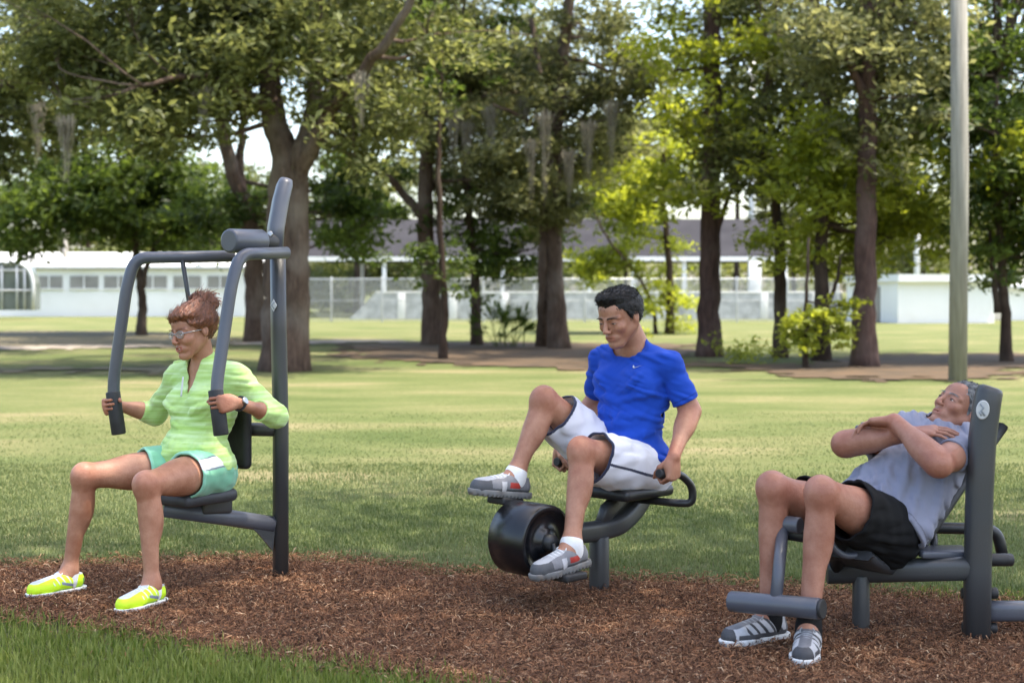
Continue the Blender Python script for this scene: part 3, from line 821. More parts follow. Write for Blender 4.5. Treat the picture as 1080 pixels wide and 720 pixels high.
tree('straight dark pine standing left of the wooden pole', (912, 387),
     [(0.215, [(912, 387, 0), (912, 300, 0), (914, 200, 0), (915, 80, 0), (916, -140, 0)], 0.13), (0.09, [(914, 110, 0), (893, 60, -0.3), (870, 30, -0.6)], 0.04)],
     [(855, 1000, -20, 110, 20, 2.2), (850, 1010, -240, -20, 7, 2.6), (840, 1060, -420, -200, 16, 4.5), (925, 955, 70, 150, 3, 1.5)], 'leaf_olive', 'bark_pine', 330, 0.11, 49, name='pine_tree')
tree('slender two-stemmed tree with deep green leaves at the right edge', (1060, 382),
     [(0.11, [(1062, 382, 0), (1060, 330, 0), (1056, 270, 0), (1052, 200, 0), (1050, 80, 0)], 0.05), (0.07, [(1052, 330, 0), (1048, 290, 0), (1044, 240, 0)], 0.03)],
     [(985, 1140, 20, 200, 28, 2.2), (1020, 1140, 190, 285, 12, 1.6), (980, 1150, -240, 20, 9, 2.8), (980, 1220, -420, -200, 16, 4.5)], 'leaf_deep', 'bark_dark', 400, 0.115, 52)
tree('bright leafy sapling in front of the right edge tree', (1092, 384),
     [(0.06, [(1092, 384, 0), (1090, 320, 0), (1086, 240, 0), (1080, 180, 0)], 0.02)],
     [(1030, 1130, 130, 250, 14, 1.2)], 'leaf_bright', 'bark_dark', 220, 0.11, 55, clump=(0.35, 0.7))
# trees further back, between the park and the buildings
for k, (lab, px, Y, c, lf, sz) in enumerate((
        ('pale green tree filling the gap above the left of the pavilion', 380, 84, (330, 440, 150, 262), 'leaf_far', 0.3),
        ('pale tree top rising behind the right part of the pavilion roof', 660, 86, (600, 720, 130, 255), 'leaf_far', 0.3),
        ('hazy green tree behind the flat-roofed white block', 985, 76, (920, 1060, 190, 300), 'leaf_far', 0.3),
        ('yellow-green tree behind the roof of the long white building', 60, 90, (-20, 150, 225, 290), 'leaf_far', 0.3),
        ('tall thin-leaved tree far behind the straight reddish pine', 840, 88, (770, 900, 120, 250), 'leaf_olive', 0.3),
        ('soft green tree seen under the oak limbs at the far left', 215, 86, (160, 300, 180, 280), 'leaf_far', 0.3),
        ('low yellow-green tree beneath the open pavilion roof', 560, 86, (440, 620, 240, 320), 'leaf_far', 0.3),
        ('dense green tree seen through the pavilion by the oak trunk', 365, 88, (300, 440, 255, 322), 'leaf_far', 0.3))):
    py = HZ + CAMZ * FPX / Y
    a0, a1, b0, b1 = c
    tree(lab, (px, py), [(0.22, [(px, py, 0), ((px + a0 + a1) / 3, (py + b1) / 2, 0), ((a0 + a1) / 2, (b0 + b1) / 2, 0)], 0.08)],
         [(a0, a1, b0, b1, 16, 3)], lf, 'bark_dark', 330, sz, 70 + k, group='trees behind the buildings', clump=(1.0, 1.9), name='tree')
# loose crowns high behind the buildings
for k, (lab, px, Y, c, lf) in enumerate((
        ('thin-crowned tree behind the twin-stemmed oak, its top above the roof', 530, 86, (455, 625, -60, 150), 'leaf_olive'),
        ('light green tree behind the straight reddish pine, its stem hidden', 775, 88, (690, 860, -70, 120), 'leaf_oak'),
        ('pale tree standing behind the straight dark pine and the utility pole', 955, 80, (890, 1040, -60, 170), 'leaf_oak'),
        ('airy green tree behind the forked oak and the swing arms', 375, 85, (290, 460, -60, 130), 'leaf_oak'),
        ('grey-green tree behind the small crooked tree on the left', 90, 90, (-20, 200, -80, 130), 'leaf_olive'))):
    py = HZ + CAMZ * FPX / Y
    a0, a1, b0, b1 = c
    tree(lab, (px, py), [(0.2, [(px, py, 0), (px + 3, (py + b1) / 2, 0), ((a0 + a1) / 2, b1 - 10, 0), ((a0 + a1) / 2 + 6, b0 + 30, 0)], 0.06)],
         [(a0, a1, b0, b1, 26, 3)], lf, 'bark_dark', 330, 0.27, 170 + k, clump=(1.5, 2.8), name='tree')
# the wood on the skyline
r = np.random.default_rng(5)
C = np.array([[x + r.normal(0, 1), 112 + r.uniform(0, 10), z] for x in np.arange(-125, 125, 2.6) for z in (1.0, 3.2, 5.4 + 1.8 * math.sin(x * 0.21) + r.normal(0, 0.8))])
v, f, col = leaf_cloud(C, r.uniform(1.5, 2.3, len(C)), 230, 0.42, 61)
tag(link('woods', np_mesh('woods', v, f, False, col), M['leaf_far']), 'distant line of pale green woods on the skyline', 'woods', kind='stuff')
# palmetto-like shrub at the foot of the twin oak
B = G(533, 366)
t = thing('shrub', 'small dark palmetto shrub between the slim dark tree and the twin-stemmed oak', 'shrub', B)
r = np.random.default_rng(9); vs, fs, cs = [], [], []
for k in range(46):
    a = r.uniform(0, 2 * math.pi); el = r.uniform(0.35, 1.35); L = r.uniform(0.45, 0.9)
    o0 = B + np.array([r.normal(0, 0.2), r.normal(0, 0.15), 0.02])
    d = np.array([math.cos(a) * math.cos(el), math.sin(a) * math.cos(el), math.sin(el)])
    tip = o0 + d * L
    s1 = np.cross(d, [0, 0, 1]); s1 /= np.linalg.norm(s1) + 1e-9
    for q in np.linspace(-1.1, 1.1, 9):
        e = tip + (d * math.cos(q) + s1 * math.sin(q)) * 0.34 * r.uniform(0.8, 1.1) + np.array([0, 0, -0.05 * abs(q)])
        w = np.cross(e - tip, [0.2, 0.3, 1]); w = w / (np.linalg.norm(w) + 1e-9) * 0.022
        n0 = len(vs); vs += [tip, (tip + e) / 2 + w, e, (tip + e) / 2 - w]; fs.append((n0, n0 + 1, n0 + 2, n0 + 3)); cs += [r.uniform(0.1, 0.6)] * 4
    n0 = len(vs); w = s1 * 0.008; vs += [o0 - w, o0 + w, tip + w, tip - w]; fs.append((n0, n0 + 1, n0 + 2, n0 + 3)); cs += [0.2] * 4
cs = np.array(cs)
link('fronds', np_mesh('fronds', np.array(vs), np.array(fs), False, np.stack([cs] * 3, -1)), M['leaf_deep'], t)
# low weeds by the tree feet
for k, (px, py, lab) in enumerate(((722, 352, 'low bright weeds right of the blue shirted man'), (668, 366, 'small weedy bush left of the yellow-green young tree'), (790, 384, 'thin weeds on the straw beside the dark crooked tree'))):
    B = G(px, py)
    C = B + np.random.default_rng(k).normal(0, 1, (7, 3)) * np.array([0.2, 0.2, 0.08]) + np.array([0, 0, 0.22])
    v, f, col = leaf_cloud(C, np.full(7, 0.28), 60, 0.06, 90 + k)
    v[:, 2] = np.maximum(v[:, 2], 0.01)
    tag(link('weeds', np_mesh('weeds', v, f, False, col), M['leaf_bright']), lab, 'weeds', kind='stuff')
# unseen shade tree right of frame, placed to keep the machines out of the sun
def shade_tree():
    base = np.array([8.6, 2.2, 0.0])
    root = thing('oak_tree', 'unseen oak out of frame, its crown placed to shade the exercise machines', 'tree', base)
    r = np.random.default_rng(17); mb = MB()
    top = np.array([7.4, 2.6, 6.0])
    limb(mb, [base + (0, 0, -0.1), base + (-0.3, 0.1, 2.5), top], 0.45, 0.25, 14, None)
    C = []
    while len(C) < SHADE_N:
        u = r.uniform(-1, 1, 3)
        if u @ u < 1: C.append(np.array(SHADE_C) + u * np.array(SHADE_R))
    for c in C[::2]:
        limb(mb, [top, (top + c) / 2 + r.normal(0, 0.3, 3), c], 0.10, 0.02, 6, r, 4)
    mb.build('trunk', M['bark_oak'], root)
    v, f, col = leaf_cloud(C, np.full(len(C), 0.9), SHADE_L, 0.13, 171)
    link('crown', np_mesh('crown', v, f, False, col), M['leaf_oak'], root)
SHADE_C, SHADE_R, SHADE_N, SHADE_L = (4.3, 5.0, 9.6), (5.2, 3.0, 1.7), 80, 165
shade_tree()
# ------------------------------------------------------------------ implicit surfaces for people and clothes
def V(*a): return np.array(a, float)
def unit(v): v = np.asarray(v, float); return v / (np.linalg.norm(v) + 1e-12)
def frame(fwd, up):
    """rows: forward, right, up"""
    u = unit(up); f = unit(np.asarray(fwd, float) - u * (np.asarray(fwd, float) @ u)); r = np.cross(f, u)
    return np.array([f, r, u])

def rc(a, b, ra, rb, flat=None, k=None): return ('rc', np.asarray(a, float), np.asarray(b, float), ra, rb, flat, k)
def el(c, A, rad, k=None): return ('el', np.asarray(c, float), np.asarray(A, float), np.asarray(rad, float), k)
def grow(p, t):
    if p[0] == 'rc': return ('rc', p[1], p[2], p[3] + t, p[4] + t, p[5], p[6])
    return ('el', p[1], p[2], p[3] + t, p[4])

def prim_box(p):
    if p[0] == 'rc':
        m = 1.0 if p[5] is None else max(1.0, p[5][1])
        ra, rb = p[3] * m, p[4] * m
        return np.minimum(p[1] - ra, p[2] - rb), np.maximum(p[1] + ra, p[2] + rb)
    e = np.sqrt(((p[2] * p[3][:, None]) ** 2).sum(0))
    return p[1] - e, p[1] + e

def prim_d(p, X, Y, Z):
    if p[0] == 'rc':
        _, a, b, ra, rb, flat, _k = p
        x, y, z = X - a[0], Y - a[1], Z - a[2]
        ab = b - a
        if flat is not None:
            n = unit(flat[0]); f = 1.0 / flat[1] - 1.0
            q = (x * n[0] + y * n[1] + z * n[2]) * f
            x, y, z = x + q * n[0], y + q * n[1], z + q * n[2]
            ab = ab + n * (ab @ n) * f
        L2 = ab @ ab + 1e-12
        t = np.clip((x * ab[0] + y * ab[1] + z * ab[2]) / L2, 0, 1)
        d = np.sqrt((x - ab[0] * t) ** 2 + (y - ab[1] * t) ** 2 + (z - ab[2] * t) ** 2) - (ra + (rb - ra) * t)
        if flat is not None and flat[1] < 1: d = d * flat[1] ** 0.5
        return d
    _, c, A, rad, _k = p
    x, y, z = X - c[0], Y - c[1], Z - c[2]
    q = [x * A[i][0] + y * A[i][1] + z * A[i][2] for i in range(3)]
    k0 = np.sqrt(sum((q[i] / rad[i]) ** 2 for i in range(3)))
    k1 = np.sqrt(sum((q[i] / rad[i] ** 2) ** 2 for i in range(3))) + 1e-9
    return k0 * (k0 - 1) / k1

class Field:
    def __init__(s, lo, hi, h):
        s.h = h; s.lo = np.asarray(lo, float); s.n = np.ceil((np.asarray(hi, float) - s.lo) / h).astype(int) + 1
        s.d = np.full(s.n, 0.5, np.float32)
    @classmethod
    def around(cls, prims, h, pad=0.03):
        B = [prim_box(p) for p in prims]
        return cls(np.min([b[0] for b in B], 0) - pad, np.max([b[1] for b in B], 0) + pad, h)
    def win(s, lo, hi):
        i0 = np.clip(np.floor((lo - s.lo) / s.h).astype(int), 0, s.n - 1); i1 = np.clip(np.ceil((hi - s.lo) / s.h).astype(int) + 1, 1, s.n)
        sl = tuple(slice(a, b) for a, b in zip(i0, i1))
        g = [(s.lo[k] + s.h * np.arange(i0[k], i1[k])).astype(np.float32) for k in range(3)]
        return sl, g[0][:, None, None], g[1][None, :, None], g[2][None, None, :]
    def add(s, p, k=0.02):
        kk = p[-1] if p[-1] is not None else k
        lo, hi = prim_box(p); pad = kk + 3 * s.h
        sl, X, Y, Z = s.win(lo - pad, hi + pad)
        if 0 in s.d[sl].shape: return s
        b = prim_d(p, X, Y, Z).astype(np.float32); a = s.d[sl]
        w = np.clip(0.5 + 0.5 * (b - a) / kk, 0, 1)
        s.d[sl] = (b * (1 - w) + a * w) - kk * w * (1 - w)
        return s
    def cut(s, p, k=0.008, only=None):
        """take a shape away; only(X, Y, Z) < 0 limits the cutter"""
        lo, hi = prim_box(p); pad = k + 3 * s.h
        sl, X, Y, Z = s.win(lo - pad, hi + pad)
        b = prim_d(p, X, Y, Z)
        if only is not None: b = np.maximum(b, only(X, Y, Z))
        b = -b.astype(np.float32); a = s.d[sl]
        w = np.clip(0.5 - 0.5 * (b - a) / k, 0, 1)
        s.d[sl] = b * (1 - w) + a * w + k * w * (1 - w)
        return s
    def plane(s, p, n):
        """drop everything on the side n points to"""
        n = unit(n)
        sl, X, Y, Z = s.win(s.lo, s.lo + s.h * s.n)
        s.d = np.maximum(s.d, ((X - p[0]) * n[0] + (Y - p[1]) * n[1] + (Z - p[2]) * n[2]).astype(np.float32))
        return s
    def func(s, fn, near=0.04):
        """add fn(points) to the field close to the surface"""
        i = np.nonzero(np.abs(s.d) < near)
        pts = np.stack([s.lo[k] + s.h * i[k] for k in range(3)], -1)
        s.d[i] += fn(pts).astype(np.float32)
        return s
    def shell(s, t):
        s.d = np.maximum(s.d, -(s.d + t))
        return s
    def mesh(s):
        d = s.d
        sgn = d < 0
        c = np.zeros(np.array(d.shape) - 1, np.uint8)
        for a in (0, 1):
            for b in (0, 1):
                for e in (0, 1):
                    c += sgn[a:d.shape[0] - 1 + a, b:d.shape[1] - 1 + b, e:d.shape[2] - 1 + e]
        act = np.nonzero((c > 0) & (c < 8))
        I = np.stack(act, -1)
        shp = c.shape
        flat = (I[:, 0] * shp[1] + I[:, 1]) * shp[2] + I[:, 2]
        corners = [(a, b, e) for a in (0, 1) for b in (0, 1) for e in (0, 1)]
        val = np.stack([d[I[:, 0] + a, I[:, 1] + b, I[:, 2] + e] for a, b, e in corners], -1)
        acc = np.zeros((len(I), 3)); cnt = np.zeros(len(I))
        for p in range(8):
            for q in range(p + 1, 8):
                cp, cq = np.array(corners[p]), np.array(corners[q])
                if np.abs(cp - cq).sum() != 1: continue
                vp, vq = val[:, p], val[:, q]
                m = (vp < 0) != (vq < 0)
                t = np.where(m, vp / np.where(m, vp - vq, 1), 0)
                acc += np.where(m[:, None], cp + (cq - cp) * t[:, None], 0); cnt += m
        verts = s.lo + s.h * (I + acc / cnt[:, None])
        faces = []
        for ax in range(3):
            o1, o2 = [(1, 2), (2, 0), (0, 1)][ax]
            A = [slice(1, -1)] * 3; Bq = [slice(1, -1)] * 3
            A[ax] = slice(0, -1); Bq[ax] = slice(1, None)
            sa, sb = sgn[tuple(A)], sgn[tuple(Bq)]
            e = np.stack(np.nonzero(sa != sb), -1)
            neg = sa[tuple(e.T)]
            e = e.copy()
            for k in range(3):
                if k != ax: e[:, k] += 1
            q = []
            for d1, d2 in ((-1, -1), (0, -1), (0, 0), (-1, 0)):
                cc = e.copy(); cc[:, o1] += d1; cc[:, o2] += d2
                q.append(np.searchsorted(flat, (cc[:, 0] * shp[1] + cc[:, 1]) * shp[2] + cc[:, 2]))
            q = np.stack(q, -1)
            q[~neg] = q[~neg][:, ::-1]
            faces.append(q)
        F = np.concatenate(faces)
        # one light smoothing pass
        if len(verts):
            for _ in range(1):
                acc = np.zeros_like(verts); n = np.zeros(len(verts))
                for k in range(4):
                    a, b = F[:, k], F[:, (k + 1) % 4]
                    for ax in range(3):
                        acc[:, ax] += np.bincount(a, verts[b, ax], len(verts)) + np.bincount(b, verts[a, ax], len(verts))
                    n += np.bincount(a, minlength=len(verts)) + np.bincount(b, minlength=len(verts))
                verts = verts * 0.55 + 0.45 * acc / np.maximum(n, 1)[:, None]
        return verts, F

def wave(seed, scale, stretch=None, n=5):
    """a smooth wandering noise in [-1, 1] with the given wavelength (m)"""
    r = np.random.default_rng(seed)
    D = [unit(r.normal(0, 1, 3)) * 2 * math.pi / (scale * r.uniform(0.7, 1.5)) for _ in range(n)]
    W = [unit(r.normal(0, 1, 3)) * 2 * math.pi / (scale * 2.3) for _ in range(n)]
    ph = r.uniform(0, 6.3, (n, 2))
    S = None if stretch is None else np.asarray(stretch)
    def fn(p):
        if S is not None: p = p @ S
        return sum(np.sin(p @ d + a + 1.6 * np.sin(p @ w + b)) for d, w, (a, b) in zip(D, W, ph)) / n * 1.4
    return fn

def folds(seed, wl, direction, amp, softness=3.0):
    """cloth folds: ridges running across 'direction', wandering"""
    S = np.eye(3) - np.outer(unit(direction), unit(direction)) * 0.0
    A = np.eye(3) * (1 / softness) + np.outer(unit(direction), unit(direction)) * (1 - 1 / softness)
    w = wave(seed, wl, A, 6); big = wave(seed + 1, 0.22, None, 4)
    return lambda p: -amp * np.clip(np.abs(w(p)) * 1.6 - 0.45, -0.25, 1) * (0.55 + 0.45 * big(p))

# ------------------------------------------------------------------ hands
def hand(w, d, n, ts, curl=(35, 55, 30), spread=0.0, thumb=(0.5, 0.6), s=1.0, stagger=3.5, fat=1.0):
    """w wrist, d towards the knuckles, n out of the palm, ts towards the thumb"""
    d = unit(d); n = unit(n - d * (np.asarray(n) @ d)); ts0 = np.cross(d, n)
    ts = ts0 if ts0 @ np.asarray(ts) > 0 else -ts0
    out = []
    offs = (0.0305, 0.0100, -0.0105, -0.0300); ln = (0.090, 0.093, 0.088, 0.080)
    kn = []
    for o, l in zip(offs, ln):
        a = w + d * 0.012 * s + ts * o * 0.55 * s; b = w + d * l * s + ts * o * s - n * 0.002 * s
        out.append(rc(a, b, 0.0155 * s * fat, 0.0118 * s * fat, None, 0.014))
        kn.append(b)
    out.append(el(w + d * 0.05 * s, np.array([d, ts, n]), np.array([0.047, 0.036, 0.0145]) * s, 0.012))
    out.append(el(w + d * 0.04 * s + ts * 0.026 * s + n * 0.008 * s, np.array([d, ts, n]), np.array([0.034, 0.017, 0.014]) * s, 0.012))
    seg = ((0.043, 0.026, 0.021), (0.047, 0.030, 0.022), (0.044, 0.028, 0.022), (0.034, 0.021, 0.019))
    for i in range(4):
        p = kn[i]; a = 0.0
        rad = (0.0081, 0.0083, 0.0080, 0.0072)[i] * s * fat
        side = ts * math.sin(math.radians(spread * (1.5 - i)))
        for j in range(3):
            a += math.radians(curl[j] + stagger * i)
            q = p + unit(d * math.cos(a) + n * math.sin(a) + side) * seg[i][j] * s
            out.append(rc(p, q, rad, rad * 0.9, None, 0.002)); p = q; rad *= 0.9
    t0 = w + d * 0.022 * s + ts * 0.024 * s + n * 0.008 * s
    a, b = thumb
    t1 = t0 + unit(d * 0.75 + ts * (0.85 - a * 0.6) + n * a) * 0.046 * s
    t2 = t1 + unit(d * 0.9 + ts * (0.35 - b * 0.7) + n * b) * 0.032 * s
    t3 = t2 + unit(d * 0.85 - ts * (b * 0.5) + n * b * 0.9) * 0.026 * s
    for p, q, r0, r1 in ((t0, t1, 0.0135, 0.0115), (t1, t2, 0.0112, 0.0098), (t2, t3, 0.0098, 0.008)):
        out.append(rc(p, q, r0 * s * fat, r1 * s * fat, None, 0.006))
    return out

# ------------------------------------------------------------------ heads
def head_prims(c, A, s=1.0, female=False, jaw=1.0):
    """c: between the ears at eye height; A rows forward, right, up"""
    def W(f, r, u): return c + (A[0] * f + A[1] * r + A[2] * u) * s
    def E(f, r, u, a, b, e, k=0.012): return el(W(f, r, u), A, np.array([a, b, e]) * s, k)
    def R(p, q, a, b, k=0.010): return rc(W(*p), W(*q), a * s, b * s, None, k)
    o = [E(-0.018, 0, 0.034, 0.096, 0.0755, 0.083, 0.02), E(0.030, 0, -0.012, 0.060, 0.061, 0.085, 0.02),
         E(0.042, 0, 0.045, 0.046, 0.058, 0.045, 0.02)]
    ch = 0.80 if female else jaw
    nz = 0.86 if female else 1.0
    o += [E(0.063, 0, -0.096, 0.029, 0.029 * ch, 0.022, 0.016)]
    for q in (-1, 1):
        o += [R((-0.012, 0.058 * q * ch, -0.035), (0.052, 0.022 * q * ch, -0.093), 0.022, 0.019 * ch, 0.018),
              E(0.060, 0.041 * q, -0.022, 0.024, 0.022, 0.020, 0.014),
              R((0.086 - (0.004 if female else 0), 0.012 * q, 0.018), (0.066, 0.050 * q, 0.018), 0.0095 * nz, 0.009 * nz, 0.010)]
    o += [R((0.088, 0, 0.012), (0.109 - (0.003 if female else 0), 0, -0.029), 0.0082 * nz, 0.0105 * nz, 0.008), E(0.100, 0.0118 * nz, -0.034, 0.011 * nz, 0.0075 * nz, 0.0075 * nz, 0.006), E(0.100, -0.0118 * nz, -0.034, 0.011 * nz, 0.0075 * nz, 0.0075 * nz, 0.006),
          E(0.0805, 0, -0.058, 0.0135, 0.025, 0.0060, 0.008), E(0.0800, 0, -0.0700, 0.0130, 0.022, 0.0066, 0.008), E(0.070, 0, -0.064, 0.021, 0.036, 0.020, 0.012)]
    return o, W, E, R

def head_after(fl, W, E, R, female=False, mouth_open=0.0, eyes=True):
    for q in (-1, 1):
        fl.cut(E(0.096, 0.033 * q, 0.001, 0.018, 0.019, 0.0125), 0.012)
        fl.add(E(0.0735, 0.033 * q, -0.001, 0.0145, 0.0155, 0.0135), 0.003)
        # ears: a rim and a lobe
        fl.add(E(-0.012, 0.078 * q, 0.000, 0.017, 0.009, 0.029), 0.006)
        fl.cut(E(-0.006, 0.090 * q, 0.002, 0.010, 0.007, 0.017), 0.004)
    fl.cut(E(0.0945, 0, -0.0650, 0.012, 0.019, 0.0020 + mouth_open * 0.0065), 0.003)
    for q in ((-1, 1) if mouth_open > 0 else ()):
        fl.cut(R((0.0965, 0.013 * q, -0.0645), (0.0875, 0.0265 * q, -0.0585), 0.0030 + mouth_open * 0.002, 0.0022), 0.003)
        fl.add(E(0.066, 0.040 * q, -0.034, 0.019, 0.015, 0.014), 0.012)
    return fl

def head_tint(p, c, A, s, lips, brow, stubble=None, eye=(0.10, 0.06, 0.04), flush=(1.08, 0.9, 0.88), lid=0.75):
    """colour of the skin, point by point: lips, brows, beard shadow, eyes"""
    q = ((p - c) @ A.T) / s
    f, r, u = q[:, 0], np.abs(q[:, 1]), q[:, 2]
    T = np.ones((len(p), 3))
    onhead = (np.abs(u) < 0.16) & (np.abs(f) < 0.16) & (r < 0.11)
    front = onhead & (f > 0.04)
    def blend(w, col):
        T[:] = T * (1 - w[:, None]) + np.asarray(col) * w[:, None]
    ss = lambda x, a, b: np.clip((x - a) / (b - a), 0, 1)
    if stubble is not None:
        w = (1 - ss(u, -0.062, -0.040)) * ss(u, -0.135, -0.11) * ss(f, -0.03, 0.0) * onhead
        blend(w * stubble[0], stubble[1])
    blend(np.exp(-((f - 0.06) / 0.03) ** 2 - ((r - 0.045) / 0.02) ** 2 - ((u + 0.03) / 0.02) ** 2) * 0.5 * front, flush)
    blend(np.exp(-((f - 0.115) / 0.02) ** 2 - (r / 0.016) ** 2 - ((u + 0.03) / 0.014) ** 2) * 0.5 * front, flush)
    w = (1 - ss(r, 0.022, 0.027)) * (1 - ss(np.abs(u + 0.0643), 0.009, 0.013)) * ss(f, 0.074, 0.082) * front
    blend(w * 0.7, lips)
    bu = 0.021 + 0.004 * np.sin(np.clip((r - 0.012) / 0.042, 0, 1) * 2.6)
    w = (1 - ss(np.abs(u - bu), 0.0035, 0.0065)) * ss(r, 0.010, 0.014) * (1 - ss(r, 0.050, 0.056)) * front
    blend(w * 0.5, brow)
    e = np.hypot((r - 0.033) / 0.0145, (u + 0.002) / (0.0068 * lid))
    w = (1 - ss(e, 0.85, 1.1)) * front
    blend(w * 0.25, (0.8, 0.7, 0.7))
    w = (1 - ss(np.hypot(r - 0.034, u), 0.005, 0.0075)) * front * (1 - ss(e, 0.9, 1.2))
    blend(w * 0.2, eye)
    w = np.clip(1 - np.abs(e - 1.15) / 0.28, 0, 1) * (u > -0.004) * front
    blend(w * 0.6, (0.25, 0.22, 0.22))
    return T, onhead

def eyes_and_brows(parent, c, A, s, W, lid, brow_mat, look):
    for q in (-1, 1):
        n, m = 40, 30
        vs, cs = [], []
        rad = np.array([0.0156, 0.0150, max(0.0030, 0.0078 * lid)])
        for i in range(m + 1):
            a = math.pi * i / m - math.pi / 2
            for j in range(n):
                b_ = 2 * math.pi * j / n
                d = np.array([math.cos(a) * math.cos(b_), math.cos(a) * math.sin(b_), math.sin(a)])
                p = d * rad
                vs.append(W(0.0735 + p[0], 0.033 * q + p[1], -0.0015 + p[2]))
                e = math.hypot(p[1] - look[0] * 0.001, p[2] - look[1] * 0.001 - 0.0006)
                col = (0.62, 0.57, 0.54) if e > 0.0062 else ((0.075, 0.045, 0.03) if e > 0.003 else (0.008, 0.008, 0.008))
                cs.append(col)
        fs = [(i * n + j, i * n + (j + 1) % n, (i + 1) * n + (j + 1) % n, (i + 1) * n + j) for i in range(m) for j in range(n)]
        o = link('eye', np_mesh('eye', np.array(vs), np.array(fs), True, np.array(cs)), M['eyeball'], parent)
        top = [W(0.0735 + 0.0160 * math.sqrt(max(0.0, 1 - (y / 0.0155) ** 2)) ** 0.9, 0.033 * q + y, -0.0015 + rad[2] * math.sqrt(max(0.0, 1 - (y / 0.0155) ** 2)) * 0.93 + 0.0004) for y in np.linspace(-0.0150, 0.0150, 11)]
        MB().tube(top, 0.0011, 6, rad=[0.5, 0.8, 1, 1.1, 1.2, 1.2, 1.2, 1.1, 1, 0.8, 0.5]).build('lashes', M['lash'], o)
    r = np.random.default_rng(5)
    for q in (-1, 1):
        vs, fs = [], []
        for k in range(90):
            t = r.uniform(0, 1); y = 0.011 + 0.041 * t
            u = 0.0195 + 0.0045 * math.sin(t * 2.6) + r.normal(0, 0.0014) * (1 - 0.5 * t)
            f = 0.0955 - 0.30 * max(0, y - 0.012) ** 1.15 - 0.18 * max(0.0, y - 0.034)
            p = W(f, y * q, u); d = A[1] * q * (0.9) + A[2] * (0.55 - 1.0 * t) + A[0] * (-0.25 - 0.4 * t); d = unit(d) * 0.008 * s
            w = unit(np.cross(d, A[0])) * 0.0009 * s
            b0 = len(vs); vs += [p - w, p + w, p + d + A[0] * 0.001]; fs.append((b0, b0 + 1, b0 + 2))
        link('eyebrow', np_mesh('eyebrow', np.array(vs), np.array(fs), False), brow_mat, parent)

def ridges(fl, a, b, fwd, lines, k=0.016):
    """raised folds on a garment: a-b its axis, each line (height0, angle0, height1, angle1, radius, sag)"""
    ax = unit(b - a); f0 = unit(fwd - ax * (fwd @ ax)); l0 = np.cross(ax, f0)
    d0 = fl.d.copy()
    for h0, a0, h1, a1, r_, sag in lines:
        pts = []
        for t in np.linspace(0, 1, 9):
            hh = h0 + (h1 - h0) * t + sag * math.sin(math.pi * t); an = math.radians(a0 + (a1 - a0) * t)
            dr = f0 * math.cos(an) + l0 * math.sin(an); base = a + (b - a) * hh
            hit = None
            for q in np.arange(0.34, 0.03, -0.002):
                p = base + dr * q; i = np.round((p - fl.lo) / fl.h).astype(int)
                if (i < 0).any() or (i >= fl.n).any(): continue
                if d0[tuple(i)] < 0: hit = p - dr * r_ * 0.45; break
            if hit is not None: pts.append(hit)
        for i in range(len(pts) - 1):
            e0 = 0.35 + 0.65 * math.sin(math.pi * (i + 0.3) / len(pts)); e1 = 0.35 + 0.65 * math.sin(math.pi * (i + 1.3) / len(pts))
            if np.linalg.norm(pts[i] - pts[i + 1]) < 0.09: fl.add(rc(pts[i], pts[i + 1], r_ * e0, r_ * e1, None, k))
    return fl

def seams(planes, base=(1, 1, 1)):
    """stitched hems: thin darker lines a little way in from each edge; planes: (point, outward direction, reach)"""
    def col(v):
        T = np.tile(np.asarray(base, float), (len(v), 1))
        for p, d, reach in planes:
            t = (v - p) @ unit(d); near = np.linalg.norm(v - p, axis=1) < reach
            T[near & (np.abs(t + 0.020) < 0.0024)] *= 0.62
            T[near & (t > -0.004)] *= 0.85
        return T
    return col

def skin_person(name, prims, c, A, s, mat, label, tintargs, female=False, h=0.0032, mouth_open=0.0, late=(), tint2=None, brow_mat=None, look=(0, 0)):
    hp, W, E, R = head_prims(c, A, s, female)
    allp = prims + hp
    fl = Field.around(allp + list(late), h)
    for p in prims: fl.add(p, 0.03)
    hf = Field.around(hp + [el(c, A, np.array([0.13, 0.11, 0.15]) * s)], h, 0.02)
    for p in hp: fl.add(p, 0.012)
    head_after(fl, W, E, R, female, mouth_open)
    for p in late: fl.add(p, 0.006)
    v, f = fl.mesh()
    T, _ = head_tint(v, c, A, s, **tintargs)
    for p_, r_ in (tint2 or ()):
        w_ = np.exp(-((np.linalg.norm(v - p_, axis=1) / r_) ** 2))[:, None] * 0.8
        T = T * (1 - w_) + T * np.array([1.04, 0.80, 0.76]) * w_
    o = link(name, np_mesh(name, v, f, True, T), mat)
    tag(o, label, 'person')
    eyes_and_brows(o, c, A, s, W, tintargs.get('lid', 0.75), brow_mat, look)
    return o, W, E, R

def field_obj(name, fl, mat, parent, col=None):
    v, f = fl.mesh()
    c = None if col is None else col(v)
    return link(name, np_mesh(name, v, f, True, c), mat, parent)

def legs_side(pel, kL, kR):
    m = unit((kL + kR) / 2 - pel); v = kR - kL
    return unit(v - m * (v @ m))

def own_side(q, pel, side):
    """keep a hem's cutter on its own leg"""
    return q[0], 0.004, (lambda X, Y, Z: np.maximum(q[1](X, Y, Z), -((X - pel[0]) * side[0] + (Y - pel[1]) * side[1] + (Z - pel[2]) * side[2])))

def end_cut(a, b, r=0.13):
    """what lies beyond b on the way from a (for cuffs and hems)"""
    d = unit(b - a)
    return rc(b + d * 0.0, b + d * 0.12, r, r), (lambda X, Y, Z: -((X - b[0]) * d[0] + (Y - b[1]) * d[1] + (Z - b[2]) * d[2]))

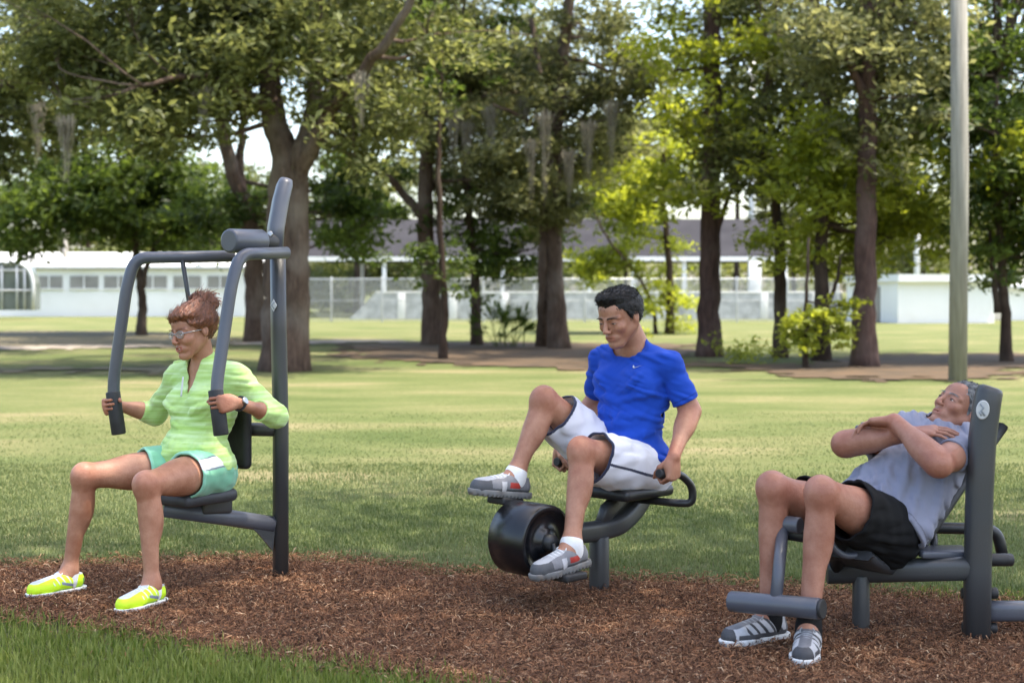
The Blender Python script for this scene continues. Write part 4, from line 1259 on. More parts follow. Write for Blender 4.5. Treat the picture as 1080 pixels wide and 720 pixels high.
# ------------------------------------------------------------------ shoes
def shoe(parent, heel_pt, fwd, up, s, upper_mat, sole_mat, lace_mat, tint=None, h=0.0022, sole_h=0.026):
    """heel_pt: the ground point under the ankle"""
    A = frame(fwd, up)
    def W(f, r, u): return heel_pt + (A[0] * f + A[1] * r + A[2] * u) * s
    def R(p, q, a, b, flat=None, k=0.012): return rc(W(*p), W(*q), a * s, b * s, flat, k)
    U = A[2]
    P_ = [R((-0.035, 0, 0.045), (0.03, 0, 0.05), 0.036, 0.040), R((0.03, 0, 0.05), (0.16, 0.004, 0.034), 0.043, 0.030, None, 0.02),
          R((0.10, 0, 0.030), (0.165, 0.004, 0.030), 0.043, 0.034, None, 0.02), R((-0.028, 0, 0.05), (-0.030, 0, 0.085), 0.034, 0.031), R((0.015, 0, 0.06), (0.012, 0, 0.092), 0.036, 0.032)]
    fl = Field.around(P_, h * s)
    for p in P_: fl.add(p, 0.015)
    fl.plane(W(0, 0, sole_h - 0.008), -U)
    fl.cut(R((-0.008, 0, 0.07), (-0.008, 0, 0.14), 0.029, 0.032), 0.004)
    fl.plane(W(-0.03, 0, 0.086), U - A[0] * 0.22)
    o = field_obj('shoe', fl, upper_mat, parent, None if tint is None else (lambda v: tint((v - heel_pt) @ A.T / s)))
    S_ = [R((-0.042, 0, 0.014), (0.03, 0, 0.014), 0.041, 0.038), R((0.03, 0, 0.014), (0.12, 0.003, 0.014), 0.038, 0.047, None, 0.02), R((0.12, 0.003, 0.016), (0.175, 0.005, 0.020), 0.047, 0.034, None, 0.02)]
    fs = Field.around(S_, h * s)
    for p in S_: fs.add(p, 0.012)
    fs.plane(W(0, 0, sole_h), U); fs.plane(W(0, 0, 0.0), -U)
    tr = A[0]
    fs.func(lambda p: 0.003 * (np.sin(((p - heel_pt) @ tr) * 330) > 0.3) * (((p - heel_pt) @ U) < 0.008 * s), 0.02)
    field_obj('sole', fs, sole_mat, o)
    mb = MB()
    for k in range(5):
        f0 = 0.046 + 0.016 * k; u0 = 0.0925 - (f0 - 0.03) * 0.21
        mb.tube(spline([W(f0, -0.022, u0 - 0.007), W(f0 + 0.004, 0, u0 + 0.001), W(f0 + 0.002, 0.022, u0 - 0.007)], 4), 0.0032 * s, 6)
    for q in (-1, 1):
        mb.tube(spline([W(0.044, 0.002 * q, 0.091), W(0.040, 0.015 * q, 0.095), W(0.056, 0.026 * q, 0.084)], 4), 0.0024 * s, 6)
    mb.build('laces', lace_mat, o)
    return o
# ------------------------------------------------------------------ the three machines
BOLT = lambda mb, p, d, r=0.012, l=0.012: mb.rod(np.array(p), np.array(p) + unit(d) * l, r, r * 0.85, seg=10, bev=0.002)

# --- chest press machine -------------------------------------------------------
FA = V(-0.907, -0.421, 0); RA = V(-0.421, 0.907, 0); OA = G(296, 610)
def LA(f, r, z): return OA + FA * f + RA * r + V(0, 0, z)
FW = V(-0.574, -0.819, 0); RW = V(-0.819, 0.574, 0); HW = V(-1.375, 6.15, 0)     # the sitter's own facing
def LW(f, r, z): return HW + FW * f + RW * r + V(0, 0, z)
prof_post = rrect(0.064, 0.082, 0.029, 5)
t_a = thing('chest_press_machine', 'tall grey chest press machine with two overhead swing arms and a single post', 'exercise machine', OA)
top_a = P(293, 262, OA[1])
mb = MB().sweep([OA - (0, 0, 0.1), OA + (0, 0, 0.7), (OA * 0.3 + top_a * 0.7) * (1, 1, 0) + (0, 0, 1.1), top_a + (0, 0, 0.0)], prof_post, up=(0.42, -0.907, 0))
mb.build('post', M['grey_paint'], t_a)
fin = [P(289, 266, OA[1]), P(291, 240, OA[1] + 0.02), P(296, 212, OA[1] + 0.05), P(300, 196, OA[1] + 0.08), P(301.5, 190, OA[1] + 0.09), P(302, 188.2, OA[1] + 0.09)]
MB().sweep(fin, rrect(0.070, 0.095, 0.033, 5), scale=[1, 1, 1, 0.97, 0.8, 0.45], up=(0.42, -0.907, 0)).build('bent_top', M['blue_grey_paint'], t_a)
c0, c1 = P(241, 254, 6.05), P(276, 254.5, 6.22)
mb = MB().rod(c0, c1, 0.052, seg=24, bev=0.01).build('pivot_housing', M['blue_grey_paint'], t_a)
MB().rod(P(273, 255, 6.2), P(288, 256, 6.3), 0.04, seg=20).build('bearing', M['rubber'], t_a)
for bp_ in (P(285, 247, 6.24), P(291, 268, 6.25)):
    mb = MB(); BOLT(mb, bp_, V(0, -1, 0.1), 0.014); mb.build('bolt', M['steel'], t_a)
armn = fillet([P(233, 456, 5.86), P(227.5, 412, 5.87), P(244, 300, 5.95), P(253, 268, 6.0), P(302, 266.5, 6.24)], 0.16, 7)
armf = fillet([P(125, 455, 6.24), P(118.5, 410, 6.24), P(134, 300, 6.24), P(143, 272, 6.25), P(248, 270, 6.32)], 0.16, 7)
for path, gl in ((armn, (0, 1)), (armf, (0, 1))):
    a = MB().tube(path, 0.0265, 16).build('swing_arm', M['blue_grey_paint'], t_a)
    q0 = path[0]; q1 = path[1] if False else None
    d = unit(path[1] - path[0]); g1 = path[0] + d * 0.178
    MB().rod(path[0] - d * 0.012, g1, 0.0315, seg=18, bev=0.006).build('grip', M['rubber'], a)
MB().tube([P(192, 272, 6.27), P(200, 322, 6.3), P(215, 372, 6.32)], 0.0105, 8).build('linkage_rod', M['grey_paint'], t_a)
beam = [LA(0.03, 0, 0.242), LA(0.25, 0, 0.290), LA(0.52, 0, 0.345)]
MB().sweep(beam, rrect(0.062, 0.072, 0.03, 4)).build('beam', M['blue_grey_paint'], t_a)
g = [LA(0.03, 0, 0.235), LA(0.15, 0, 0.255), LA(0.10, 0, 0.205), LA(0.04, 0, 0.13)]
mb = MB(); w = RA * 0.02
mb.add([p + w for p in g] + [p - w for p in g], [(0, 1, 2, 3), (7, 6, 5, 4)] + [(i, 4 + i, 4 + (i + 1) % 4, (i + 1) % 4) for i in range(4)], False)
mb.build('gusset', M['grey_paint'], t_a)
ax = [FW, RW, V(0, 0, 1)]
def padbox(c, dims, ax, bev): return MB().box(c, dims, ax=[unit(a) for a in ax], bev=bev, seg=4)
st = padbox(LW(0.03, 0, 0.395), (0.30, 0.31, 0.055), ax, 0.024).build('seat', M['pad'], t_a)
padbox(LA(0.29, 0, 0.35), (0.13, 0.09, 0.075), [FA, RA, V(0, 0, 1)], 0.012).build('seat_support', M['grey_paint'], st)
bk = padbox(LW(-0.215, 0, 0.66), (0.05, 0.24, 0.34), [FW, RW, V(0, 0, 1)], 0.024).build('backrest', M['rubber'], t_a)
MB().tube([LW(-0.235, 0, 0.66), OA + V(0, 0, 0.66)], 0.03, 12).build('backrest_bracket', M['grey_paint'], bk)
nrm = unit(V(0.03, -1, 0.05))
bp = P(290.5, 322, 6.22)
def badge(parent, c, nr, w, hgt, mark=True, up=(0, 0, 1)):
    A = frame(nr, up)
    mb = MB(); pr = [(-w / 2, 0), (0, -hgt / 2), (w / 2, 0), (0, hgt / 2)] if mark == 'diamond' else [(math.cos(a) * w / 2, math.sin(a) * hgt / 2) for a in np.linspace(0, 2 * math.pi, 28)[:-1]]
    n = len(pr)
    v = [c + A[1] * a + A[2] * b for a, b in pr] + [c + A[1] * a * 0.92 + A[2] * b * 0.92 + A[0] * 0.003 for a, b in pr]
    mb.add(v, [tuple(range(n, 2 * n))] + [(i, (i + 1) % n, n + (i + 1) % n, n + i) for i in range(n)], False)
    o = mb.build('badge', M['badge'], parent)
    mk = MB()
    if mark == 'diamond':
        pts = [(-0.2, 0.28), (0.26, 0.0), (-0.2, -0.28)]
        mk.tube([c + A[1] * a * w + A[2] * b * hgt + A[0] * 0.004 for a, b in pts], 0.003, 6)
    else:
        mk.tube([c + A[1] * a * w + A[2] * b * hgt + A[0] * 0.004 for a, b in ((-0.22, -0.28), (0.1, -0.05), (-0.05, 0.1), (0.22, 0.3))], 0.0035, 6)
        mk.tube([c + A[1] * a * w + A[2] * b * hgt + A[0] * 0.004 for a, b in ((0.05, -0.3), (0.25, -0.1))], 0.003, 6)
    mk.build('emblem', M['badge_mark'], o)
    return o
badge(t_a, OA + V((290.5 - 296) / FPX * 6.3, 0, 0) + V(0, -0.046, P(0, 322, 6.26)[2]), V(-0.35, -1, 0), 0.034, 0.056, 'diamond')

# --- pedal exerciser -----------------------------------------------------------
FB = V(-0.7071, -0.7071, 0); RB = V(-0.7071, 0.7071, 0); SB = V(0.51, 6.14, 0); OB = G(632, 625)
def LB(f, r, z): return SB + FB * f + RB * r + V(0, 0, z)
t_b = thing('pedal_exerciser', 'grey outdoor pedal exerciser with a black drum and side handles under the seat', 'exercise machine', OB)
MB().rod(OB - (0, 0, 0.1), OB + (0, 0, 0.24), 0.042, seg=24).build('post', M['grey_paint'], t_b)
pr = rrect(0.066, 0.085, 0.026, 4)
ob = OB * 1.0
cr = spline([LB(0.50, 0, 0.265), LB(0.36, 0, 0.27), OB + V(0.0, 0, 0.265), OB + V(0.10, 0.07, 0.285), LB(-0.07, 0, 0.36), LB(-0.13, 0, 0.46), LB(-0.15, 0, 0.55)], 6)
MB().sweep(cr, pr).build('curved_frame', M['grey_paint'], t_b)
MB().sweep([OB + V(0.01, 0.01, 0.27), OB + V(0.035, 0.03, 0.34), LB(0.03, 0, 0.405)], rrect(0.05, 0.075, 0.02, 3)).build('seat_stem', M['grey_paint'], t_b)
axb = [FB, RB, V(0, 0, 1)]
sb = padbox(LB(0.06, 0, 0.425), (0.32, 0.34, 0.05), axb, 0.022).build('seat', M['dark_paint'], t_b)
for q in (-1, 1):
    pts = [LB(0.02, 0.06 * q, 0.385), LB(-0.01, 0.25 * q, 0.385), LB(-0.05, 0.30 * q, 0.385), LB(-0.05, 0.30 * q, 0.455), LB(0.02, 0.292 * q, 0.515), LB(0.155, 0.287 * q, 0.527)]
    hb = MB().tube(fillet(pts, 0.05, 5), 0.0165, 12).build('handlebar', M['dark_paint'], t_b)
    MB().rod(LB(0.045, 0.2895 * q, 0.5185), LB(0.160, 0.287 * q, 0.5275), 0.0195, seg=14).build('grip', M['rubber'], hb)
DC = LB(0.62, 0, 0.282); DR = 0.145
def lathe(mb, c, ax, prof, seg=40):
    A = frame(V(0.1, 0.2, 1), ax)
    n = len(prof); v = []
    for k in range(seg):
        a = 2 * math.pi * k / seg; d = A[0] * math.cos(a) + A[1] * math.sin(a)
        v += [c + A[2] * x + d * r for x, r in prof]
    f = [(k * n + i, k * n + i + 1, ((k + 1) % seg) * n + i + 1, ((k + 1) % seg) * n + i) for k in range(seg) for i in range(n - 1)]
    return mb.add(v, f)
dr = lathe(MB(), DC, RB, [(-0.10, 0.001), (-0.10, 0.05), (-0.085, 0.055), (-0.085, 0.112), (-0.095, 0.118), (-0.10, 0.135), (-0.092, 0.145), (0.0, 0.147), (0.092, 0.145), (0.10, 0.135), (0.095, 0.118), (0.085, 0.112), (0.085, 0.055), (0.10, 0.05), (0.10, 0.001)], 48).build('drum', M['black_plastic'], t_b)
for pf in ([(-0.13, 0.001), (-0.13, 0.03), (-0.1, 0.034)], [(0.1, 0.034), (0.13, 0.03), (0.13, 0.001)]):
    lathe(MB(), DC, RB, pf, 24).build('hub', M['dark_paint'], dr)
PEDL = LB(0.60, -0.19, 0.158); PEDR = LB(0.575, 0.185, 0.412)
for c, q in ((PEDL, -1), (PEDR, 1)):
    cs = DC + RB * 0.128 * q; ce = c - RB * 0.045 * q
    ce = ce + 0
    u = ce - cs
    cr_ = MB().sweep([cs, cs + u], rrect(0.032, 0.016, 0.007, 3)).build('crank', M['dark_paint'], dr)
    pd = MB().box(c + V(0, 0, 0.0), (0.12, 0.10, 0.03), ax=axb if q < 0 else [unit(FB + V(0, 0, 0.12)), RB, unit(V(0, 0, 1) - FB * 0.12)], bev=0.008)
    pd.rod(c - RB * 0.06 * q, c + RB * 0.03 * q, 0.010, seg=10, bev=0.002)
    pd.build('pedal', M['rubber'], t_b)

# --- reclining leg press bench --------------------------------------------------
OC = G(1030, 677)
t_c = thing('reclining_leg_bench', 'grey reclining leg machine with a roller bar at the ankles and a tall curved post', 'exercise machine', OC)
yC = OC[1]
pc = [OC - (0.0, 0, 0.1), P(1031, 600, yC), P(1033, 520, yC), P(1036, 462, yC), P(1041, 425, yC + 0.01), P(1043.5, 413, yC + 0.01), P(1044.5, 409, yC + 0.01), P(1045, 407.5, yC + 0.01)]
MB().sweep(pc, rrect(0.094, 0.085, 0.033, 5), scale=[0.97, 1, 1, 1.0, 1.0, 0.97, 0.86, 0.6], up=(0, -1, 0)).build('post', M['grey_paint'], t_c)
badge(t_c, P(1036.5, 432, yC - 0.047), V(-0.32, -1, 0.1), 0.046, 0.070, 'oval', up=(0.12, 0, 1))
yl = G(908, 668)[1]
MB().rod(G(908, 668) - (0, 0, 0.1), P(908, 606, yl), 0.032, seg=18).build('front_leg', M['grey_paint'], t_c)
MB().sweep([P(872, 603, yl + 0.02), P(950, 601, yl), P(1026, 599, yC + 0.0)], rrect(0.085, 0.075, 0.03, 4), up=(0, -1, 0)).build('main_beam', M['grey_paint'], t_c)
padbox(P(908, 588, yl + 0.06), (0.24, 0.16, 0.03), [V(1, 0.05, 0), V(-0.05, 1, 0), V(0, 0, 1)], 0.01).build('beam_plate', M['blue_grey_paint'], t_c)
padbox(P(994, 581.5, yC + 0.11), (0.20, 0.14, 0.028), [V(1, 0.05, 0), V(-0.05, 1, 0), V(0, 0, 1)], 0.01).build('foot_plate', M['blue_grey_paint'], t_c)
MB().tube(fillet([P(940, 556, yC + 0.22), P(1000, 556.5, yC + 0.24), P(1052, 558, yC + 0.25), P(1058, 590, yC + 0.25)], 0.07, 6), 0.022, 14).build('side_rail', M['dark_paint'], t_c)
MB().tube(fillet([P(982, 558, yC + 0.24), P(985, 565, yC + 0.2), P(985, 584, yC + 0.16)], 0.03, 4), 0.015, 12).build('rail_stay', M['dark_paint'], t_c)
MB().rod(P(1040, 590, yC + 0.14), P(1067, 590, yC + 0.16), 0.024, seg=18).build('end_stop', M['rubber'], t_c)
for px, py in ((1018, 625), (1047, 625), (1019, 661), (1046, 662)):
    MB().rod(P(px - 4, py, yC + 0.03), P(px + 5, py, yC + 0.03), 0.021, seg=12, bev=0.006).build('bolt', M['rubber'], t_c)
MB().sweep([P(1036, 644, yC + 0.02), P(1075, 644, yC + 0.05), P(1170, 645, yC + 0.1)], rrect(0.075, 0.06, 0.026, 4), up=(0, -1, 0)).build('foot_bar', M['blue_grey_paint'], t_c)
# reclined seat
FC = V(-0.643, -0.766, 0); RC = V(-0.766, 0.643, 0); HC = V(1.335, 5.33, 0)
TC = unit(V(-0.87, -0.49, 0)); TR = V(TC[1], -TC[0], 0)
def LC(f, r, z): return HC + FC * f + RC * r + V(0, 0, z)
def slab(path, wid, th, latdirs):
    """a moulded pad: path of (point), lateral directions, rounded edges"""
    n = len(path); vs, fs = [], []
    ring = [(-wid / 2, 0), (-wid / 2 + th * 0.3, th * 0.45), (-wid / 4, th * 0.5), (0, th * 0.5), (wid / 4, th * 0.5), (wid / 2 - th * 0.3, th * 0.45), (wid / 2, 0), (wid / 2 - th * 0.3, -th * 0.45), (0, -th * 0.5), (-wid / 2 + th * 0.3, -th * 0.45)]
    m = len(ring)
    for i, p in enumerate(path):
        t = unit(path[min(i + 1, n - 1)] - path[max(i - 1, 0)]); l = unit(latdirs[i] - t * (latdirs[i] @ t)); nn = np.cross(t, l)
        if nn[2] < 0: nn = -nn
        vs += [p + l * a + nn * b for a, b in ring]
    fs = [(i * m + j, i * m + (j + 1) % m, (i + 1) * m + (j + 1) % m, (i + 1) * m + j) for i in range(n - 1) for j in range(m)]
    mb = MB().add(vs, fs)
    mb.f += [tuple(range(m)), tuple(range((n - 1) * m, n * m))[::-1]]; mb.sm += [False, False]
    return mb
sp = spline([LC(0.20, 0, 0.325), LC(0.12, 0, 0.285), LC(0.0, 0, 0.245), LC(-0.10, 0, 0.25), HC + TC * -0.17 + V(0, 0, 0.30)], 4)
slab(sp, 0.23, 0.045, [RC] * len(sp)).build('seat', M['pad'], t_c)
sp = spline([HC + TC * -0.17 + V(0, 0, 0.33), HC + TC * -0.27 + V(0, 0, 0.43), HC + TC * -0.40 + V(0, 0, 0.56), HC + TC * -0.60 + V(0, 0, 0.75)], 4)
slab(sp, 0.26, 0.04, [TR] * len(sp)).build('backrest', M['pad'], t_c)
MB().tube(spline([P(874, 566, 5.12), P(882, 580, 5.12), P(897, 586, 5.14), P(925, 578, 5.19), P(945, 566, 5.24), P(964, 551, 5.3)], 5), 0.0125, 10).build('seat_tube', M['blue_grey_paint'], t_c)
MB().tube([LC(0.05, 0, 0.30), P(915, 598, yl + 0.02)], 0.03, 12).build('seat_post', M['dark_paint'], t_c)
rl, rr = P(770, 633.5, 5.06), P(865, 641.5, 4.86)
MB().rod(rl, rr, 0.0365, seg=24, bev=0.006).build('ankle_roller', M['blue_grey_paint'], t_c)
MB().rod(rr, rr + unit(rr - rl) * 0.012, 0.034, seg=24, bev=0.004).build('roller_cap', M['rubber'], t_c)
piv = P(826, 552, 5.14)
MB().tube([(rl * 0.48 + rr * 0.52) + V(0, 0, 0.02), piv], 0.022, 14).build('swing_bar', M['blue_grey_paint'], t_c)
MB().rod(piv - RC * 0.07, piv + RC * 0.07, 0.03, seg=18).build('pivot', M['blue_grey_paint'], t_c)
MB().sweep([piv + V(0, 0, -0.03), LC(0.2, 0, 0.36), P(880, 602, yl + 0.02)], rrect(0.05, 0.05, 0.02, 3)).build('seat_frame', M['dark_paint'], t_c)
# ------------------------------------------------------------------ people
def limb_arm(sh, e, w, s=1.0, arm=1.0):
    d = unit(w - e)
    o = [rc(sh, e, 0.052 * arm, 0.039 * arm), rc(e, w, 0.0415 * arm, 0.0265 * arm)]
    m = sh + (e - sh) * 0.5
    o += [el(m, frame(np.cross(unit(e - sh), V(0.3, 0.2, 1)), unit(e - sh)), np.array([0.044, 0.044, 0.10]) * arm),
          el(e + (w - e) * 0.28, frame(np.cross(d, V(0.3, 0.2, 1)), d), np.array([0.042, 0.041, 0.085]) * arm)]
    return o
def limb_leg(hip, kn, an, back, leg=1.0, thin=1.0):
    """back: direction behind the shin"""
    d = unit(an - kn); L = np.linalg.norm(an - kn)
    bk = unit(back - d * (back @ d))
    o = [rc(hip, kn, 0.088 * leg, 0.055 * leg, None, 0.03), el(hip + (kn - hip) * 0.42, frame(bk, kn - hip), np.array([0.083, 0.083, 0.17]) * leg),
         el(kn - bk * 0.012, frame(bk, d), np.array([0.050, 0.050, 0.058]) * leg, 0.02),
         rc(kn, an, 0.050 * leg, 0.0325 * thin * leg, None, 0.025), el(kn + d * L * 0.33 + bk * 0.018, frame(bk, d), np.array([0.048, 0.050, 0.115]) * leg, 0.02),
         rc(an - d * 0.02, an + d * 0.03, 0.033 * thin * leg, 0.034 * thin * leg)]
    return o
def torso(pel, chest, neck, head_c, A_p, A_c, shL, shR, female=False, w=1.0, belly=0.0):
    """A_p, A_c rows forward, right, up of pelvis and chest"""
    wl = (0.165, 0.120, 0.140) if female else (0.165, 0.140, 0.166)
    mid = (pel + chest) / 2
    Am = frame(A_p[0] + A_c[0], chest - pel)
    L = np.linalg.norm(chest - pel)
    o = [el(pel, A_p, np.array([0.112, wl[0], 0.105]) * w, 0.05), el(mid + Am[0] * (0.01 + belly), Am, np.array([0.095 + belly * 0.9, wl[1] + belly * 0.3, L * 0.55]) * w, 0.06),
         el(chest, A_c, np.array([0.108, wl[2], 0.165]) * w, 0.05),
         rc(shL, shR, 0.052 * w, 0.052 * w, None, 0.05)]
    for q, sh in ((-1, shL), (1, shR)):
        o += [rc(neck - A_c[2] * 0.015, sh * 0.75 + neck * 0.25 + A_c[2] * 0.005, 0.042 * w, 0.036 * w, None, 0.04),
              el(pel - A_p[0] * 0.045 + A_p[1] * 0.07 * q - A_p[2] * 0.02, A_p, np.array([0.095, 0.092, 0.095]) * w, 0.04)]
    if female:
        for q in (-1, 1): o.append(el(chest + A_c[0] * 0.075 + A_c[1] * 0.068 * q - A_c[2] * 0.01, A_c, np.array([0.062, 0.062, 0.06]), 0.03))
    else:
        for q in (-1, 1): o.append(el(chest + A_c[0] * 0.065 + A_c[1] * 0.075 * q + A_c[2] * 0.035, A_c, np.array([0.055, 0.085, 0.07]) * w, 0.03))
    return o
def neck_prims(neck, c, A, s=1.0, r=0.054):
    b = c - A[0] * 0.028 * s - A[2] * 0.055 * s
    return [rc(neck - unit(b - neck) * 0.03, b, r * 1.12, r, None, 0.02)]

def hairline(xs, zs): return lambda f: np.interp(f, xs, zs)
def hair(parent, c, A, s, mat, thick, line, extra=(), cuts=(), amp=0.003, seed=4, name='hair', strand=(0.2, 1, 0.2), h=0.0028, wl=0.012, top=0.0):
    P_ = [el(c + (A[0] * -0.020 + A[2] * (0.036 + top)) * s, A, (np.array([0.098, 0.078, 0.085]) + thick) * s)] + list(extra)
    fl = Field.around(P_, h, 0.025)
    for p in P_: fl.add(p, 0.02)
    sl, X, Y, Z = fl.win(fl.lo, fl.lo + fl.h * fl.n)
    f = ((X - c[0]) * A[0][0] + (Y - c[1]) * A[0][1] + (Z - c[2]) * A[0][2]) / s
    u = ((X - c[0]) * A[2][0] + (Y - c[1]) * A[2][1] + (Z - c[2]) * A[2][2]) / s
    ln = line(f)
    core = np.maximum(fl.d, ((ln - u) * 0.75 * s).astype(np.float32))
    fl.d = core.astype(np.float32)
    S = np.array([A[0] * strand[0], A[1] * strand[1], A[2] * strand[2]]).T
    w = wave(seed, wl, S, 6); w2 = wave(seed + 2, 0.045, None, 4)
    fl.func(lambda p: amp * w(p - c) + amp * 1.2 * w2(p), 0.03)
    for p in cuts: fl.cut(p, 0.006)
    return field_obj(name, fl, mat, parent)

def strands(parent, c, A, s, mat, n, length, seed, comb, lift=0.25, width=0.0016):
    """short locks lying over the hair"""
    me = parent.data; k = len(me.vertices)
    co = np.zeros(k * 3, np.float32); me.vertices.foreach_get('co', co); co = co.reshape(-1, 3)
    no = np.zeros(k * 3, np.float32); me.vertices.foreach_get('normal', no); no = no.reshape(-1, 3)
    r = np.random.default_rng(seed); i = r.integers(0, k, n)
    p, m = co[i], no[i]
    q = (p - c) @ A.T / s
    d = comb(q) @ A
    d = d - m * (d * m).sum(1)[:, None]; d /= np.linalg.norm(d, axis=1)[:, None] + 1e-9
    d = d + r.normal(0, 0.15, d.shape) + m * lift; d /= np.linalg.norm(d, axis=1)[:, None]
    L = length * r.uniform(0.5, 1.3, n)[:, None]
    w = np.cross(d, m); w /= np.linalg.norm(w, axis=1)[:, None] + 1e-9
    a = p - m * 0.001; b = p + d * L * 0.55 + m * 0.0012; e = p + d * L - m * L * 0.10
    W_ = w * width
    v = np.stack([a - W_, a + W_, b - W_ * 0.8, b + W_ * 0.8, e - W_ * 0.2, e + W_ * 0.2], 1).reshape(-1, 3)
    f = (np.arange(n) * 6)[:, None, None] + np.array([[0, 1, 3, 2], [2, 3, 5, 4]])
    return v, f.reshape(-1, 4)

def locks(parent, *a, **k):
    mat = a[3]
    v, f = strands(parent, *a, **k)
    link('hair_locks', np_mesh('hair_locks', v, f, True), mat, parent)

M['skin_woman'] = skin_mat('skin_woman', (0.42, 0.215, 0.135))
M['skin_blue'] = skin_mat('skin_blue', (0.40, 0.205, 0.13))
M['skin_grey'] = skin_mat('skin_grey', (0.37, 0.185, 0.125))
M['hair_auburn'] = noise_mat('hair_auburn', (0.060, 0.020, 0.010), (0.30, 0.105, 0.045), 34, 0.42, 0.004, 120, stretch=(2.2, 2.2, 0.8), spec=0.6)
M['hair_black'] = noise_mat('hair_black', (0.006, 0.005, 0.005), (0.018, 0.015, 0.013), 90, 0.55, 0.003, 190, spec=0.3)
M['hair_grey'] = noise_mat('hair_grey', (0.05, 0.05, 0.05), (0.27, 0.27, 0.27), 55, 0.6, 0.003, 200, spec=0.3)
def fabric(name, c1, c2, scale=3.0, weave=420, rough=0.85, tint=False, sheen=0.25):
    m = noise_mat(name, c1, c2, scale, rough, 0.0008, weave, use_tint=tint, spec=0.25)
    m.node_tree.nodes['Principled BSDF'].inputs['Sheen Weight'].default_value = sheen
    return m
def stripe_fabric(name, c1, c2, c3):
    m, nt, b, N, L = new_mat(name)
    n = N('TexNoise'); n.inputs['Scale'].default_value = 9; n.inputs['Detail'].default_value = 6
    L(coords(N, L, 'Object', (0.35, 0.35, 7.0)), n.inputs['Vector'])
    r = N('ValToRGB'); ramp(r, [(0.32, c1), (0.52, c2), (0.70, c3)]); L(n.outputs[0], r.inputs[0])
    L(r.outputs[0], b.inputs['Base Color']); b.inputs['Roughness'].default_value = 0.85; b.inputs['Sheen Weight'].default_value = 0.2
    n2 = N('TexNoise'); n2.inputs['Scale'].default_value = 420
    L(coords(N, L), n2.inputs['Vector'])
    bp = N('Bump'); bp.inputs['Distance'].default_value = 0.0008; L(n2.outputs[0], bp.inputs['Height']); L(bp.outputs[0], b.inputs['Normal'])
    return m
M['lime_knit'] = stripe_fabric('lime_knit', (0.36, 0.56, 0.12), (0.47, 0.68, 0.24), (0.62, 0.79, 0.42))
M['mint'] = fabric('mint', (0.8, 0.8, 0.8), (1.0, 1.0, 1.0), 8, tint=True)
M['royal_blue'] = fabric('royal_blue', (0.004, 0.045, 0.33), (0.007, 0.060, 0.41), 2.5, sheen=0.05, tint=True)
M['white_cloth'] = fabric('white_cloth', (0.62, 0.61, 0.66), (0.72, 0.71, 0.75), 5, tint=True)
M['lavender_grey'] = fabric('lavender_grey', (0.20, 0.205, 0.265), (0.26, 0.265, 0.33), 4, sheen=0.1, tint=True)
M['black_cloth'] = fabric('black_cloth', (0.003, 0.003, 0.0035), (0.006, 0.006, 0.0065), 5, sheen=0.0)
M['sock_white'] = fabric('sock_white', (0.68, 0.68, 0.68), (0.78, 0.78, 0.78), 30)
M['sock_black'] = fabric('sock_black', (0.006, 0.006, 0.007), (0.012, 0.012, 0.013), 30, sheen=0.0)
M['shoe_neon'] = noise_mat('shoe_neon', (0.9, 0.9, 0.9), (1.0, 1.0, 1.0), 30, 0.55, 0.0008, 300, use_tint=True)
M['shoe_grey'] = noise_mat('shoe_grey', (0.8, 0.8, 0.8), (1.0, 1.0, 1.0), 40, 0.6, 0.001, 300, use_tint=True)
M['rubber_white'] = noise_mat('rubber_white', (0.62, 0.62, 0.6), (0.74, 0.74, 0.72), 14, 0.6, dirt=((0.3, 0.24, 0.18), 30, 0.5))
M['rubber_grey'] = noise_mat('rubber_grey', (0.10, 0.10, 0.10), (0.2, 0.2, 0.2), 20, 0.6, dirt=((0.25, 0.2, 0.16), 30, 0.5))
M['rubber_dark'] = noise_mat('rubber_dark', (0.02, 0.02, 0.021), (0.04, 0.04, 0.042), 20, 0.6, dirt=((0.2, 0.15, 0.11), 30, 0.5))
M['lace_white'] = fabric('lace_white', (0.62, 0.62, 0.62), (0.74, 0.74, 0.74), 60)
M['lace_grey'] = fabric('lace_grey', (0.25, 0.25, 0.26), (0.35, 0.35, 0.36), 60)
m, nt, b, N, L = new_mat('lens')
b.inputs['Base Color'].default_value = (0.6, 0.6, 0.6, 1); b.inputs['Roughness'].default_value = 0.03
tr = N('BsdfTransparent'); ms = N('MixShader'); ms.inputs[0].default_value = 0.14
L(tr.outputs[0], ms.inputs[1]); L(b.outputs[0], ms.inputs[2]); L(ms.outputs[0], nt.nodes['Material Output'].inputs[0])
M['lens'] = m
UPZ = V(0, 0, 1)
M['eyeball'] = noise_mat('eyeball', (0.95, 0.95, 0.95), (1.0, 1.0, 1.0), 60, 0.12, use_tint=True)
M['tooth'] = noise_mat('tooth', (0.62, 0.60, 0.56), (0.7, 0.68, 0.64), 60, 0.25)
M['lash'] = noise_mat('lash', (0.010, 0.008, 0.007), (0.02, 0.016, 0.014), 60, 0.6)

